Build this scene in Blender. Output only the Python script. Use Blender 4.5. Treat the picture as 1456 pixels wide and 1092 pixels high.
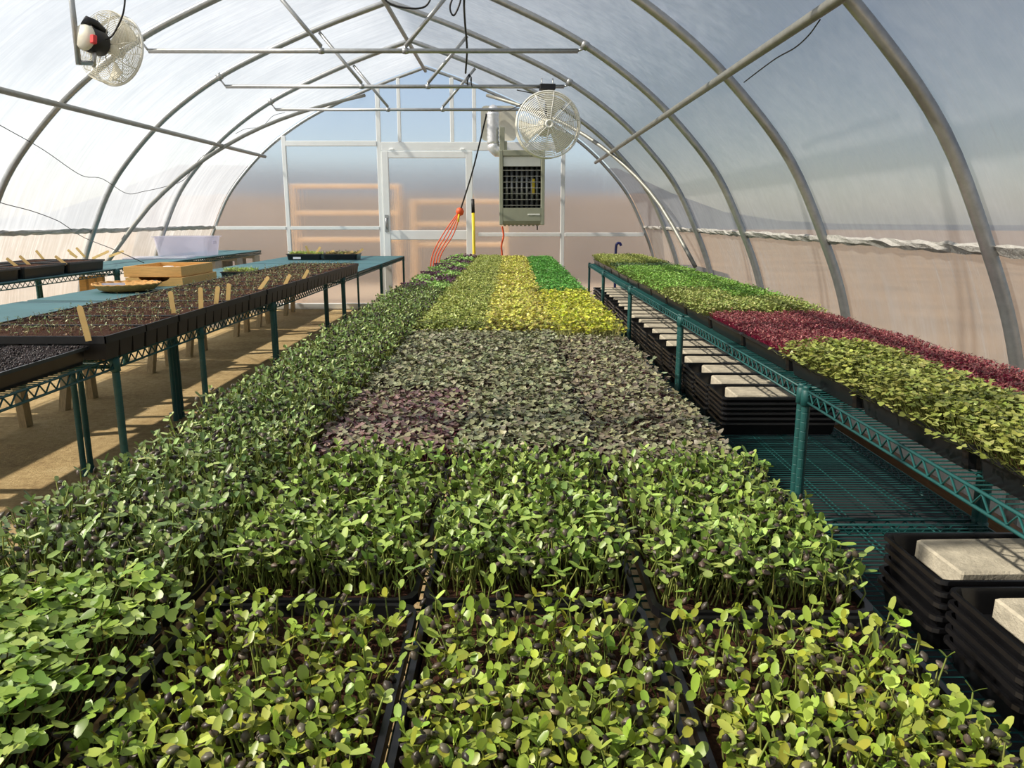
import bpy, math, random
import numpy as np
from mathutils import Vector, Matrix

random.seed(7)
for o in list(bpy.data.objects): bpy.data.objects.remove(o)
SC = bpy.context.scene
COL = SC.collection
R = math.radians

# ------------------------------------------------------------------ camera
H = 1.20                      # eye height
F = 1100.0                    # focal length in pixels of the 1456x1092 frame
PITCH = math.atan(235 / F)    # horizon at y = 311
cd = bpy.data.cameras.new('camera'); cam = bpy.data.objects.new('camera', cd); COL.objects.link(cam)
cd.sensor_width = 36; cd.lens = 36 * F / 1456; cd.clip_start = .02; cd.clip_end = 600
cam.location = (0, 0, H); cam.rotation_euler = (math.pi / 2 - PITCH, 0, 0)
SC.camera = cam

# ------------------------------------------------------------------ light
SUN_DIR = Vector((-.73, -.13, .67)).normalized()       # towards the sun
w = bpy.data.worlds.new('sky'); SC.world = w; w.use_nodes = True
nt = w.node_tree; nt.nodes.clear()
sky = nt.nodes.new('ShaderNodeTexSky'); sky.sky_type = 'NISHITA'; sky.sun_disc = False
sky.sun_elevation = math.asin(SUN_DIR.z); sky.sun_rotation = math.atan2(SUN_DIR.x, SUN_DIR.y)
sky.air_density = 1.0; sky.dust_density = .7; sky.ozone_density = 1.0
bg = nt.nodes.new('ShaderNodeBackground'); bg.inputs['Strength'].default_value = .105
wo = nt.nodes.new('ShaderNodeOutputWorld')
haze = nt.nodes.new('ShaderNodeMixRGB'); haze.inputs[0].default_value = .26; haze.inputs[2].default_value = (4.6, 5.0, 5.6, 1)
nt.links.new(sky.outputs[0], haze.inputs[1]); nt.links.new(haze.outputs[0], bg.inputs[0]); nt.links.new(bg.outputs[0], wo.inputs[0])
sd = bpy.data.lights.new('sun', 'SUN'); sd.energy = 11.0; sd.angle = R(1.0); sd.color = (1, .95, .86)
so = bpy.data.objects.new('sun', sd); COL.objects.link(so); so.location = (-6, -3, 8)
so.rotation_euler = SUN_DIR.to_track_quat('Z', 'Y').to_euler()
vs = SC.view_settings
vs.view_transform = 'Standard'; vs.look = 'None'; vs.gamma = 1; vs.use_curve_mapping = False
vs.exposure = 0.68

# ------------------------------------------------------------------ helpers
def lin(r, g, b):
    f = lambda c: (c / 255 / 12.92) if c / 255 <= .04045 else ((c / 255 + .055) / 1.055) ** 2.4
    return (f(r), f(g), f(b))
def ray(px, py):
    d = Vector(((px - 728) / F, (546 - py) / F, -1.0))
    return (Matrix.Rotation(math.pi / 2 - PITCH, 3, 'X') @ d)
def on_z(px, py, z):
    d = ray(px, py); t = (z - H) / d.z; return Vector((0, 0, H)) + d * t
def on_y(px, py, y):
    d = ray(px, py); t = y / d.y; return Vector((0, 0, H)) + d * t
def on_x(px, py, x):
    d = ray(px, py); t = x / d.x; return Vector((0, 0, H)) + d * t
NUM = ['first', 'second', 'third', 'fourth', 'fifth', 'sixth', 'seventh', 'eighth', 'ninth', 'tenth', 'eleventh', 'twelfth',
       'thirteenth', 'fourteenth', 'fifteenth', 'sixteenth', 'seventeenth', 'eighteenth', 'nineteenth', 'twentieth']

class MB:
    def __init__(s): s.v = []; s.f = []; s.sm = []
    def add(s, vs, fs, smooth=False):
        b = len(s.v); s.v += [tuple(p) for p in vs]; s.f += [tuple(i + b for i in f) for f in fs]; s.sm += [smooth] * len(fs); return s
    def box(s, x0, x1, y0, y1, z0, z1, M=None):
        vs = [Vector(p) for p in ((x0,y0,z0),(x1,y0,z0),(x1,y1,z0),(x0,y1,z0),(x0,y0,z1),(x1,y0,z1),(x1,y1,z1),(x0,y1,z1))]
        if M is not None: vs = [M @ p for p in vs]
        return s.add(vs, [(3,2,1,0),(4,5,6,7),(0,1,5,4),(1,2,6,5),(2,3,7,6),(3,0,4,7)])
    def bbox(s, x0, x1, y0, y1, z0, z1, b=.004, M=None):      # chamfered box
        vs = []
        for z, i in ((z0, b), (z0 + b, 0), (z1 - b, 0), (z1, b)):
            vs += rr(x0 + i, x1 - i, y0 + i, y1 - i, b, 1, z)
        n = len(vs) // 4
        if M is not None: vs = [M @ Vector(p) for p in vs]
        fs = [tuple(range(n - 1, -1, -1)), tuple(range(3 * n, 4 * n))]
        for k in range(3):
            for i in range(n): fs.append((k*n+i, k*n+(i+1)%n, (k+1)*n+(i+1)%n, (k+1)*n+i))
        return s.add(vs, fs)
    def tube(s, pts, r, n=8, caps=True, closed=False):
        pts = [Vector(p) for p in pts]; m = len(pts); vs = []; prev = None
        for i, p in enumerate(pts):
            if closed: t = (pts[(i+1) % m] - pts[i-1])
            else: t = (pts[min(i+1, m-1)] - pts[max(i-1, 0)])
            t.normalize()
            if prev is None:
                a = Vector((0,0,1)) if abs(t.z) < .9 else Vector((1,0,0)); u = t.cross(a).normalized()
            else:
                u = (prev - t * prev.dot(t)).normalized()
            prev = u; v = t.cross(u); rr_ = r[i] if isinstance(r, (list, tuple)) else r
            for k in range(n):
                a = 2 * math.pi * k / n; vs.append(p + (u * math.cos(a) + v * math.sin(a)) * rr_)
        fs = []
        for i in range(m if closed else m - 1):
            j = (i + 1) % m
            for k in range(n): fs.append((i*n+k, i*n+(k+1)%n, j*n+(k+1)%n, j*n+k))
        s.add(vs, fs, n > 4)
        if caps and not closed:
            b = len(s.v) - len(vs)
            s.f += [tuple(b + k for k in range(n-1, -1, -1)), tuple(b + (m-1)*n + k for k in range(n))]; s.sm += [False, False]
        return s
    def lathe(s, prof, n=16, M=None, smooth=True):
        vs = []
        for r, z in prof:
            for k in range(n):
                a = 2*math.pi*k/n; p = Vector((r*math.cos(a), r*math.sin(a), z)); vs.append(M @ p if M is not None else p)
        fs = []
        for i in range(len(prof)-1):
            for k in range(n): fs.append((i*n+k, i*n+(k+1)%n, (i+1)*n+(k+1)%n, (i+1)*n+k))
        return s.add(vs, fs, smooth)
    def prism(s, poly, y0, y1):                              # polygon in xz extruded along y
        n = len(poly); vs = [(x, y0, z) for x, z in poly] + [(x, y1, z) for x, z in poly]
        fs = [tuple(range(n)), tuple(range(2*n-1, n-1, -1))] + [(i, n+i, n+(i+1)%n, (i+1)%n) for i in range(n)]
        return s.add(vs, fs)
    def mesh(s, name, mat):
        me = bpy.data.meshes.new(name); me.from_pydata(s.v, [], s.f)
        me.polygons.foreach_set('use_smooth', s.sm); me.materials.append(mat); me.update(); return me
    def build(s, name, mat, parent=None, loc=None, rot=None): return obj(name, s.mesh(name, mat), parent, loc, rot)
def rr(x0, x1, y0, y1, r, seg, z):                            # rounded rectangle loop, counter-clockwise
    out = []
    for cx, cy, a0 in ((x1-r,y0+r,-90),(x1-r,y1-r,0),(x0+r,y1-r,90),(x0+r,y0+r,180)):
        for k in range(seg+1):
            a = R(a0 + 90*k/seg); out.append((cx+r*math.cos(a), cy+r*math.sin(a), z))
    return out
def obj(name, me, parent=None, loc=None, rot=None):
    o = bpy.data.objects.new(name, me); COL.objects.link(o)
    if parent is not None: o.parent = parent
    if loc is not None: o.location = loc
    if rot is not None: o.rotation_euler = rot
    return o
def tag(o, label=None, cat=None, group=None, kind=None):
    if label: o['label'] = label
    if cat: o['category'] = cat
    if group: o['group'] = group
    if kind: o['kind'] = kind
    return o
def thing(name, label, cat, loc=(0,0,0), rot=(0,0,0), group=None, kind=None):
    return tag(obj(name, None, None, loc, rot), label, cat, group, kind)

# ------------------------------------------------------------------ materials
def mat_new(name):
    m = bpy.data.materials.new(name); m.use_nodes = True; t = m.node_tree; t.nodes.clear()
    out = t.nodes.new('ShaderNodeOutputMaterial'); return m, t, out
def N(t, kind, **kw):
    n = t.nodes.new(kind)
    for k, v in kw.items():
        if k in n.inputs: n.inputs[k].default_value = v
        else: setattr(n, k, v)
    return n
def ramp(t, src, stops):
    r = t.nodes.new('ShaderNodeValToRGB'); e = r.color_ramp.elements
    while len(e) < len(stops): e.new(.5)
    for el, (p, c) in zip(e, stops): el.position = p; el.color = (*c, 1) if len(c) == 3 else c
    t.links.new(src, r.inputs[0]); return r.outputs[0]
def noise(t, scale, detail=4, rough=.6, coord='Object', stretch=None):
    tc = t.nodes.new('ShaderNodeTexCoord'); src = tc.outputs[coord]
    if stretch:
        mp = t.nodes.new('ShaderNodeMapping'); mp.inputs['Scale'].default_value = stretch; t.links.new(src, mp.inputs[0]); src = mp.outputs[0]
    n = N(t, 'ShaderNodeTexNoise', Scale=scale, Detail=detail, Roughness=rough); t.links.new(src, n.inputs['Vector']); return n.outputs[0]
def bump(t, src, strength, dist, bsdf):
    b = N(t, 'ShaderNodeBump', Strength=strength, Distance=dist); t.links.new(src, b.inputs['Height']); t.links.new(b.outputs[0], bsdf.inputs['Normal'])
def simple(name, c, rough=.5, metal=0, var=.15, vscale=8, bmp=0, bscale=60, stretch=None, spec=.5):
    m, t, out = mat_new(name)
    p = N(t, 'ShaderNodeBsdfPrincipled', Roughness=rough, Metallic=metal); p.inputs['Specular IOR Level'].default_value = spec
    n = noise(t, vscale, 5, .65, stretch=stretch)
    c = lin(*c); lo = tuple(x*(1-var) for x in c); hi = tuple(min(1, x*(1+var)) for x in c)
    t.links.new(ramp(t, n, [(.3, lo), (.7, hi)]), p.inputs['Base Color'])
    if bmp: bump(t, noise(t, bscale, 4, .7, stretch=stretch), bmp, .01, p)
    t.links.new(p.outputs[0], out.inputs[0]); return m

M = {}
M['steel'] = simple('galvanised_steel', (172, 174, 173), .38, .75, .14, 25)
M['steel_old'] = simple('weathered_steel', (146, 146, 138), .5, .5, .16, 18)
M['alu'] = simple('white_aluminium', (242, 245, 244), .42, 0, .03, 6)
M['teal'] = simple('teal_epoxy', (24, 80, 78), .5, 0, .18, 14)
M['tealmat'] = simple('teal_plastic_board', (60, 104, 110), .6, 0, .12, 5)
M['black'] = simple('black_plastic', (21, 21, 23), .28, 0, .3, 12)
M['rib'] = simple('black_pot_plastic', (22, 21, 21), .5, 0, .3, 12)
M['paver'] = simple('concrete_paver', (190, 182, 162), .9, 0, .28, 18, .5, 90)
M['wood'] = simple('pine_board', (214, 168, 98), .6, 0, .16, 6, .15, 30, (2, 20, 20))
M['leg'] = simple('grey_timber', (176, 156, 120), .75, 0, .25, 7, .2, 30, (14, 14, 2))
M['stick'] = simple('birch_marker', (232, 196, 126), .6, 0, .08, 20)
M['white'] = simple('white_plastic', (236, 236, 228), .4, 0, .04, 10)
M['cream'] = simple('cream_enamel', (226, 222, 204), .4, 0, .05, 10)
M['heater'] = simple('grey_green_enamel', (154, 156, 136), .45, 0, .06, 8)
M['dark'] = simple('dark_interior', (22, 21, 20), .6, 0, .2, 8)
M['rubber'] = simple('black_rubber', (24, 24, 26), .5, 0, .1, 10)
M['red'] = simple('red_plastic', (214, 50, 48), .4, 0, .05, 10)
M['yellow'] = simple('yellow_fibreglass', (236, 208, 34), .4, 0, .06, 10)
M['orange'] = simple('orange_cord', (232, 92, 42), .5, 0, .05, 10)
M['navy'] = simple('navy_blue_pipe', (34, 36, 98), .4, 0, .08, 10)
M['foil'] = simple('foil_duct', (232, 232, 232), .3, .6, .1, 30, .5, 40)
M['wicker'] = simple('wicker', (196, 148, 82), .7, 0, .3, 60, .5, 120)
M['paper'] = simple('white_paper', (232, 234, 240), .7, 0, .04, 10)
M['block'] = simple('cinder_block', (176, 170, 158), .95, 0, .12, 30, .5, 120)
M['board'] = simple('treated_board', (122, 92, 62), .8, 0, .2, 5, .2, 40, (20, 1, 20))
M['outwood'] = simple('outdoor_timber', (228, 184, 138), .8, 0, .1, 5)
M['tape'] = simple('crumpled_strip', (176, 174, 168), .55, 0, .18, 22, .9, 45)

def mat_floor():
    m, t, out = mat_new('sandy_floor'); p = N(t, 'ShaderNodeBsdfPrincipled', Roughness=.9)
    a = noise(t, 2.2, 6, .65); b = noise(t, 26, 5, .7)
    mx = N(t, 'ShaderNodeMath', operation='ADD'); t.links.new(a, mx.inputs[0]); t.links.new(b, mx.inputs[1])
    ml = N(t, 'ShaderNodeMath', operation='MULTIPLY'); t.links.new(mx.outputs[0], ml.inputs[0]); ml.inputs[1].default_value = .5
    t.links.new(ramp(t, ml.outputs[0], [(.32, lin(138, 112, 72)), (.5, lin(186, 160, 112)), (.68, lin(212, 190, 146))]), p.inputs['Base Color'])
    bump(t, noise(t, 60, 6, .75), .6, .02, p); t.links.new(p.outputs[0], out.inputs[0]); return m
M['floor'] = mat_floor()
M['ground'] = simple('bare_ground', (120, 99, 76), .95, 0, .2, .6, .4, 8)
M['underlay'] = simple('black_shade_underlay', (30, 30, 32), .8, 0, .2, 20, .3, 200)  # near-black, puts shade into the floor's colour under the bench
M['bank'] = simple('brown_earth', (86, 70, 54), .95, 0, .2, .6, .4, 8)
M['hill'] = simple('far_hillside', (74, 76, 78), .95, 0, .2, .08)

def mat_soil(name, c0, c1, c2):
    m, t, out = mat_new(name); p = N(t, 'ShaderNodeBsdfPrincipled', Roughness=.95); p.inputs['Specular IOR Level'].default_value = .2
    n = noise(t, 170, 4, .8)
    t.links.new(ramp(t, n, [(.3, lin(*c0)), (.55, lin(*c1)), (.66, lin(*c1)), (.74, lin(*c2))]), p.inputs['Base Color'])
    bump(t, noise(t, 110, 5, .8), 1.0, .02, p); t.links.new(p.outputs[0], out.inputs[0]); return m
M['soil'] = mat_soil('potting_soil', (36, 22, 16), (92, 60, 44), (176, 140, 104))
M['soil_dark'] = mat_soil('dark_peat', (26, 21, 21), (58, 50, 50), (110, 100, 98))

def mat_plant(name, rough, transl, spec=.5):
    m, t, out = mat_new(name); at = N(t, 'ShaderNodeAttribute', attribute_name='Col')
    p = N(t, 'ShaderNodeBsdfPrincipled', Roughness=rough); p.inputs['Specular IOR Level'].default_value = spec
    t.links.new(at.outputs['Color'], p.inputs['Base Color'])
    tr = N(t, 'ShaderNodeBsdfTranslucent'); t.links.new(at.outputs['Color'], tr.inputs[0])
    mx = N(t, 'ShaderNodeMixShader', Fac=transl); t.links.new(p.outputs[0], mx.inputs[1]); t.links.new(tr.outputs[0], mx.inputs[2])
    t.links.new(mx.outputs[0], out.inputs[0]); return m
M['plant'] = mat_plant('seedling_leaf', .40, .14)
M['plant_gloss'] = mat_plant('waxy_seedling_leaf', .45, .10, .5)

def mat_film(name, trans_lo, trans_hi, tint, tint2, drip):
    m, t, out = mat_new(name)
    tl = N(t, 'ShaderNodeBsdfTranslucent'); df = N(t, 'ShaderNodeBsdfDiffuse'); tp = N(t, 'ShaderNodeBsdfTransparent'); gl = N(t, 'ShaderNodeBsdfGlossy', Roughness=.3)
    streak = noise(t, 1.0, 6, .7, 'UV', (16, 1.1, 1)); cloud = noise(t, .9, 5, .6, 'UV', (1, 1, 1))
    mx = N(t, 'ShaderNodeMath', operation='MULTIPLY'); t.links.new(streak, mx.inputs[0]); t.links.new(cloud, mx.inputs[1])
    c = ramp(t, mx.outputs[0], [(.12, lin(*tint2)), (.36, lin(*tint))])
    # dried drip marks running down the sheet, in patches
    d1 = ramp(t, noise(t, 1.0, 5, .75, 'UV', (34, 1.6, 1)), [(.54, (0, 0, 0)), (.68, (1, 1, 1))])
    d2 = ramp(t, noise(t, .55, 2, .5, 'UV', (1, .8, 1)), [(.42, (0, 0, 0)), (.62, (drip,)*3)])
    dm = N(t, 'ShaderNodeMixRGB', blend_type='MULTIPLY', Fac=1.0); t.links.new(d1, dm.inputs[1]); t.links.new(d2, dm.inputs[2])
    cw = N(t, 'ShaderNodeMixRGB'); t.links.new(dm.outputs[0], cw.inputs[0]); t.links.new(c, cw.inputs[1]); cw.inputs[2].default_value = (*lin(236, 236, 232), 1); c = cw.outputs[0]
    dk = N(t, 'ShaderNodeMixRGB', blend_type='MULTIPLY', Fac=1.0); dk.inputs[2].default_value = (.56, .56, .565, 1); t.links.new(c, dk.inputs[1]); t.links.new(dk.outputs[0], tl.inputs[0]); t.links.new(c, df.inputs[0]); tp.inputs[0].default_value = (.93, .895, .85, 1)
    a = N(t, 'ShaderNodeMixShader', Fac=.42); t.links.new(tl.outputs[0], a.inputs[1]); t.links.new(df.outputs[0], a.inputs[2])
    f0 = ramp(t, mx.outputs[0], [(.12, (trans_hi,)*3), (.42, (trans_lo,)*3)])
    fm = N(t, 'ShaderNodeMixRGB'); t.links.new(dm.outputs[0], fm.inputs[0]); t.links.new(f0, fm.inputs[1]); fm.inputs[2].default_value = (.12, .12, .12, 1); fac = fm.outputs[0]
    b = N(t, 'ShaderNodeMixShader'); t.links.new(fac, b.inputs[0]); t.links.new(a.outputs[0], b.inputs[1]); t.links.new(tp.outputs[0], b.inputs[2])
    g = N(t, 'ShaderNodeMixShader', Fac=.05); t.links.new(b.outputs[0], g.inputs[1]); t.links.new(gl.outputs[0], g.inputs[2])
    wr = noise(t, 1.0, 4, .55, 'UV', (1.6, 1.0, 1))
    for q in (tl, df, gl): bump(t, wr, .5, .12, q)
    t.links.new(g.outputs[0], out.inputs[0]); return m
M['film'] = mat_film('hazy_greenhouse_film', .27, .34, (206, 209, 214), (184, 187, 192), .35)
M['curtain'] = mat_film('dirty_side_film', .26, .44, (202, 201, 198), (172, 167, 160), .8)

def mat_poly():
    m, t, out = mat_new('twinwall_polycarbonate')
    rf = N(t, 'ShaderNodeBsdfRefraction', Roughness=.20, IOR=1.4); rf.inputs[0].default_value = (.92, .94, .97, 1)
    df = N(t, 'ShaderNodeBsdfTranslucent'); df.inputs[0].default_value = (.8, .82, .84, 1)
    gl = N(t, 'ShaderNodeBsdfGlossy', Roughness=.25)
    a = N(t, 'ShaderNodeMixShader', Fac=.09); t.links.new(rf.outputs[0], a.inputs[1]); t.links.new(df.outputs[0], a.inputs[2])
    b = N(t, 'ShaderNodeMixShader', Fac=.05); t.links.new(a.outputs[0], b.inputs[1]); t.links.new(gl.outputs[0], b.inputs[2])
    fl = noise(t, 1.0, 3, .6, 'Object', (45, 1, .25)); bump(t, fl, .5, .01, rf); bump(t, fl, .5, .01, gl)
    t.links.new(b.outputs[0], out.inputs[0]); return m
M['poly'] = mat_poly()
def mat_clear():
    m, t, out = mat_new('clear_tote_plastic')
    tp = N(t, 'ShaderNodeBsdfTransparent'); tp.inputs[0].default_value = (.93, .92, .97, 1)
    p = N(t, 'ShaderNodeBsdfPrincipled', Roughness=.25); p.inputs['Base Color'].default_value = (.86, .85, .92, 1)
    a = N(t, 'ShaderNodeMixShader', Fac=.33); t.links.new(tp.outputs[0], a.inputs[1]); t.links.new(p.outputs[0], a.inputs[2])
    t.links.new(a.outputs[0], out.inputs[0]); return m
M['clear'] = mat_clear()

# ------------------------------------------------------------------ greenhouse shell
GX = -1.10; YE = 10.45; YF = -3.25; SP = 1.52
HALF = [(3.05, 0.0), (3.04, .40), (2.97, .74), (2.84, 1.07), (2.62, 1.50), (2.32, 1.86), (2.0, 2.15), (1.6, 2.42), (1.2, 2.62), (.6, 2.87), (0, 3.08)]
def catmull(P, n):
    P = [Vector(p) for p in P]; P = [P[0]*2 - P[1]] + P + [P[-1]*2 - P[-2]]; out = []
    for i in range(1, len(P)-2):
        for k in range(n):
            t = k/n; a, b, c, d = P[i-1], P[i], P[i+1], P[i+2]
            out.append(.5*((2*b)+(c-a)*t+(2*a-5*b+4*c-d)*t*t+(3*b-a-3*c+d)*t**3))
    out.append(P[-2]); return out
half = catmull(HALF, 5)
def prof(off=0.0):                                            # left base to right base, offset along the outward normal
    pts = [Vector((-p.x, p.y)) for p in half] + [Vector((p.x, p.y)) for p in reversed(half[:-1])]
    out = []
    for i, p in enumerate(pts):
        t = (pts[min(i+1, len(pts)-1)] - pts[max(i-1, 0)]).normalized(); n = Vector((-t.y, t.x)); out.append(p + n*off)
    return out
def skin_z(u):                                                # height of the hoop at horizontal offset u
    u = abs(u)
    for a, b in zip(half, half[1:]):
        if b.x <= u <= a.x: k = (a.x-u)/max(1e-6, a.x-b.x); return a.y + (b.y-a.y)*k
    return half[0].y
def skin_u(z):
    for a, b in zip(half, half[1:]):
        if a.y <= z <= b.y: k = (z-a.y)/max(1e-6, b.y-a.y); return a.x + (b.x-a.x)*k
    return half[0].x
hoop_y = [YE - SP*k for k in range(10)]
hp = prof(0)
for k, y in enumerate(hoop_y):
    if y < -3.4: continue
    o = MB().tube([(GX+p.x, y, p.y) for p in hp], .019 if k == 0 else .025, 10).build('arch_hoop', M['steel'])
    tag(o, 'galvanised pipe hoop arching over the greenhouse, %s from the far end wall' % NUM[k], 'hoop', 'greenhouse hoops', 'structure')

def film(name, pts, mat, y0, y1, ny):
    arc = [0]
    for a, b in zip(pts, pts[1:]): arc.append(arc[-1] + (b-a).length)
    vs = []; uv = []
    for j in range(ny+1):
        y = y0 + (y1-y0)*j/ny
        for i, p in enumerate(pts): vs.append((GX+p.x, y, p.y)); uv.append((y, arc[i]))
    n = len(pts); fs = [(j*n+i, j*n+i+1, (j+1)*n+i+1, (j+1)*n+i) for j in range(ny) for i in range(n-1)]
    me = bpy.data.meshes.new(name); me.from_pydata(vs, [], fs); me.polygons.foreach_set('use_smooth', [True]*len(fs))
    L = me.uv_layers.new(name='UVMap')
    for l in me.loops: L.data[l.index].uv = uv[l.vertex_index]
    me.materials.append(mat); me.update(); return obj(name, me)
ZB = 1.09
fp = prof(.034)
low_l = [p for p in fp if p.x < -2 and p.y <= ZB+.02]; low_r = [p for p in fp if p.x > 2 and p.y <= ZB+.02]
up = [p for p in fp if p.y >= ZB-.06]
tag(film('ceiling', up, M['film'], YF, YE+.02, 24), kind='structure')
tag(film('wall_left', low_l, M['curtain'], YF, YE+.02, 24), kind='structure')
tag(film('wall_right', low_r, M['curtain'], YF, YE+.02, 24), kind='structure')
# crumpled locking strip along both hips
rnd = random.Random(3)
for sgn, nm in ((-1, 'trim_1'), (1, 'trim_2')):
    vs = []; fs = []; n = 180; u0 = skin_u(ZB) + .018
    for j in range(n+1):
        y = YF + (YE-YF)*j/n
        for i, dz in enumerate((-.024, -.010, .008, .020)):
            z = ZB + dz + rnd.uniform(-.006, .006); vs.append((GX + sgn*(skin_u(z)+.022 - (.012 if i in (1, 2) else 0)*rnd.uniform(.2, 1.6)), y, z))
    for j in range(n):
        for i in range(3): fs.append((j*4+i, j*4+i+1, j*4+5+i, j*4+4+i))
    tag(MB().add(vs, fs).build(nm, M['tape']), kind='structure')
# timber baseboards and floor
for sgn, nm in ((-1, 'baseboard_left'), (1, 'baseboard_right')):
    x = GX + sgn*3.0; tag(MB().bbox(x-.02, x+.02, YF, YE-.03, .0, .06).build(nm, M['board']), kind='structure')
g = MB()
g.add([(-5.2+i*.82, -4+j*.62, 0) for j in range(25) for i in range(11)], [(j*11+i, j*11+i+1, j*11+12+i, j*11+11+i) for j in range(24) for i in range(10)])
tag(g.build('floor', M['floor']), kind='structure')
g = MB().box(.47, GX+2.97, YF+.1, 9.9, .001, .006)  # black sheet added to darken the floor in place of shade
tag(g.build('shade_underlay', M['underlay']), 'added black cloth laid under the right bench', 'underlay', kind='structure')
g = MB(); g.add([(-150, -150, -.03), (150, -150, -.03), (150, 150, -.03), (-150, 150, -.03)], [(0, 1, 2, 3)])
tag(g.build('ground', M['ground']), 'bare tan ground outside the greenhouse', 'ground', kind='structure')
vs = []; fs = []; n = 96
for k in range(n):
    a = 2*math.pi*k/n; h = .4 + 8.6*min(1, 5*max(0, math.cos(a-math.pi/2-.13))**40) + rnd.uniform(-.1, .1)
    for rad, z in ((95, -.1), (112, h*.75), (128, h)): vs.append((rad*math.cos(a), rad*math.sin(a), z))
for k in range(n):
    for i in range(2): fs.append((k*3+i, k*3+i+1, ((k+1) % n)*3+i+1, ((k+1) % n)*3+i))
tag(MB().add(vs, fs, True).build('hillside', M['hill']), 'low grey hills ringing the horizon outside', 'hills', kind='structure')

vs = []; n = 40
for k in range(n+1):
    x = -7.5 + 10.5*k/n; h = 1.72 + rnd.uniform(-.03, .03)
    for y, z in ((15.0, -.05), (16.2, h*.85), (17.5, h), (21, h)): vs.append((x, y, z))
tag(MB().add(vs, [(k*4+i, (k+1)*4+i, (k+1)*4+i+1, k*4+i+1) for k in range(n) for i in range(3)], True).build('earth_bank', M['bank']), 'tan earth bank outdoors beyond the far wall', 'bank', kind='structure')
# ------------------------------------------------------------------ end walls
def clip_rect(poly, x0, x1, z0, z1):
    for ax, lim, keep in ((0, x0, 1), (0, x1, -1), (1, z0, 1), (1, z1, -1)):
        out = []
        for i, p in enumerate(poly):
            q = poly[(i+1) % len(poly)]; ip = (p[ax]-lim)*keep >= -1e-9; iq = (q[ax]-lim)*keep >= -1e-9
            if ip: out.append(p)
            if ip != iq:
                t = (lim-p[ax])/(q[ax]-p[ax]); out.append((p[0]+(q[0]-p[0])*t, p[1]+(q[1]-p[1])*t))
        poly = out
        if len(poly) < 3: return None
    return poly
arch = [(GX+p.x, p.y) for p in prof(-.012)][::-1]
wb = tag(obj('wall_back', None, None, (0, YE, 0)), kind='structure')
wb.location = (0, 0, 0)
XS = {'a': -2.95, 'b': -1.70, 'c': -1.45, 'd': -.77, 'e': -.505, 'f': .665}
HZ = 2.115; LZ = 1.08; RZ = .995
cells = [(-9, XS['a'], 0, LZ), (-9, XS['a'], LZ, 9), (XS['a'], XS['b'], 0, LZ), (XS['a'], XS['b'], LZ, 2.15), (XS['a'], XS['b'], 2.15, 9),
         (XS['b'], XS['c'], HZ, 9), (XS['c'], XS['d'], HZ, 9), (XS['d'], XS['e'], HZ, 9), (XS['e'], XS['f'], HZ, 9),
         (XS['e'], XS['f'], RZ, HZ), (XS['e'], XS['f'], 0, RZ), (XS['f'], 9, RZ, 9), (XS['f'], 9, 0, RZ)]
for x0, x1, z0, z1 in cells:
    p = clip_rect(arch, x0+.001, x1-.001, z0+.001, z1-.001)
    if p: MB().prism(p[::-1], YE+.004, YE+.012).build('panel', M['poly'], wb)
def stud(x, z0, z1=None, wd=.052):
    z1 = z1 if z1 else skin_z(x-GX)-.02
    MB().bbox(x-wd/2, x+wd/2, YE-.045, YE+.0, z0, z1, .004).build('stud', M['alu'], wb)
def rail(x0, x1, z, ht=.045, dp=.05):
    MB().bbox(x0, x1, YE-dp, YE-.001, z-ht/2, z+ht/2, .004).build('rail', M['alu'], wb)
stud(XS['a'], .08); stud(XS['b']-.02, .08, wd=.055); stud(XS['c'], HZ+.055, wd=.042); stud(XS['d'], HZ+.055, wd=.048); stud(XS['e']+.02, HZ+.055, wd=.048); stud(XS['f'], .08)
rail(XS['a']+.03, XS['b']-.05, 2.15, .065); rail(GX-skin_u(LZ)+.03, XS['a']-.03, LZ); rail(XS['a']+.03, XS['b']-.05, LZ)
rail(XS['b']+.01, XS['f']-.03, HZ, .105); rail(XS['e']+.06, XS['f']-.03, RZ, .05); rail(XS['f']+.03, GX+skin_u(RZ)-.03, RZ, .05)
rail(GX-2.95, XS['b']-.05, .05, .07); rail(XS['e']+.06, GX+2.95, .05, .07)
d1 = tag(obj('door_1', None), kind='structure')
dx0, dx1, dz1 = XS['b']+.012, XS['e']-.01, HZ-.06
f = .085
MB().bbox(dx0, dx0+f, YE-.06, YE, .04, dz1).build('stile', M['alu'], d1)
MB().bbox(dx1-f, dx1, YE-.06, YE, .04, dz1).build('stile', M['alu'], d1)
MB().bbox(dx0+f, dx1-f, YE-.058, YE, dz1-f, dz1-.001).build('top_rail', M['alu'], d1)
MB().bbox(dx0+f, dx1-f, YE-.058, YE, .93, 1.05).build('lock_rail', M['alu'], d1)
MB().bbox(dx0+f, dx1-f, YE-.058, YE, .05, .2).build('bottom_rail', M['alu'], d1)
MB().box(dx0+f, dx1-f, YE-.03, YE-.022, 1.05, dz1-f).build('pane', M['poly'], d1)
MB().box(dx0+f, dx1-f, YE-.03, YE-.022, .2, .93).build('pane', M['poly'], d1)
hm = MB().tube([(dx0+.042, YE-.062, 1.21), (dx0+.042, YE-.10, 1.20), (dx0+.042, YE-.10, 1.08), (dx0+.042, YE-.062, 1.07)], .011, 8)
hm.box(dx0+.018, dx0+.066, YE-.066, YE-.06, 1.03, 1.25); hm.build('handle', M['steel'], d1)
for x in (XS['b']+.12, XS['e']-.16): MB().bbox(x, x+.05, YE-.07, YE-.05, HZ-.052, HZ-.03, .003).build('door_clip', M['alu'], d1)
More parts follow.
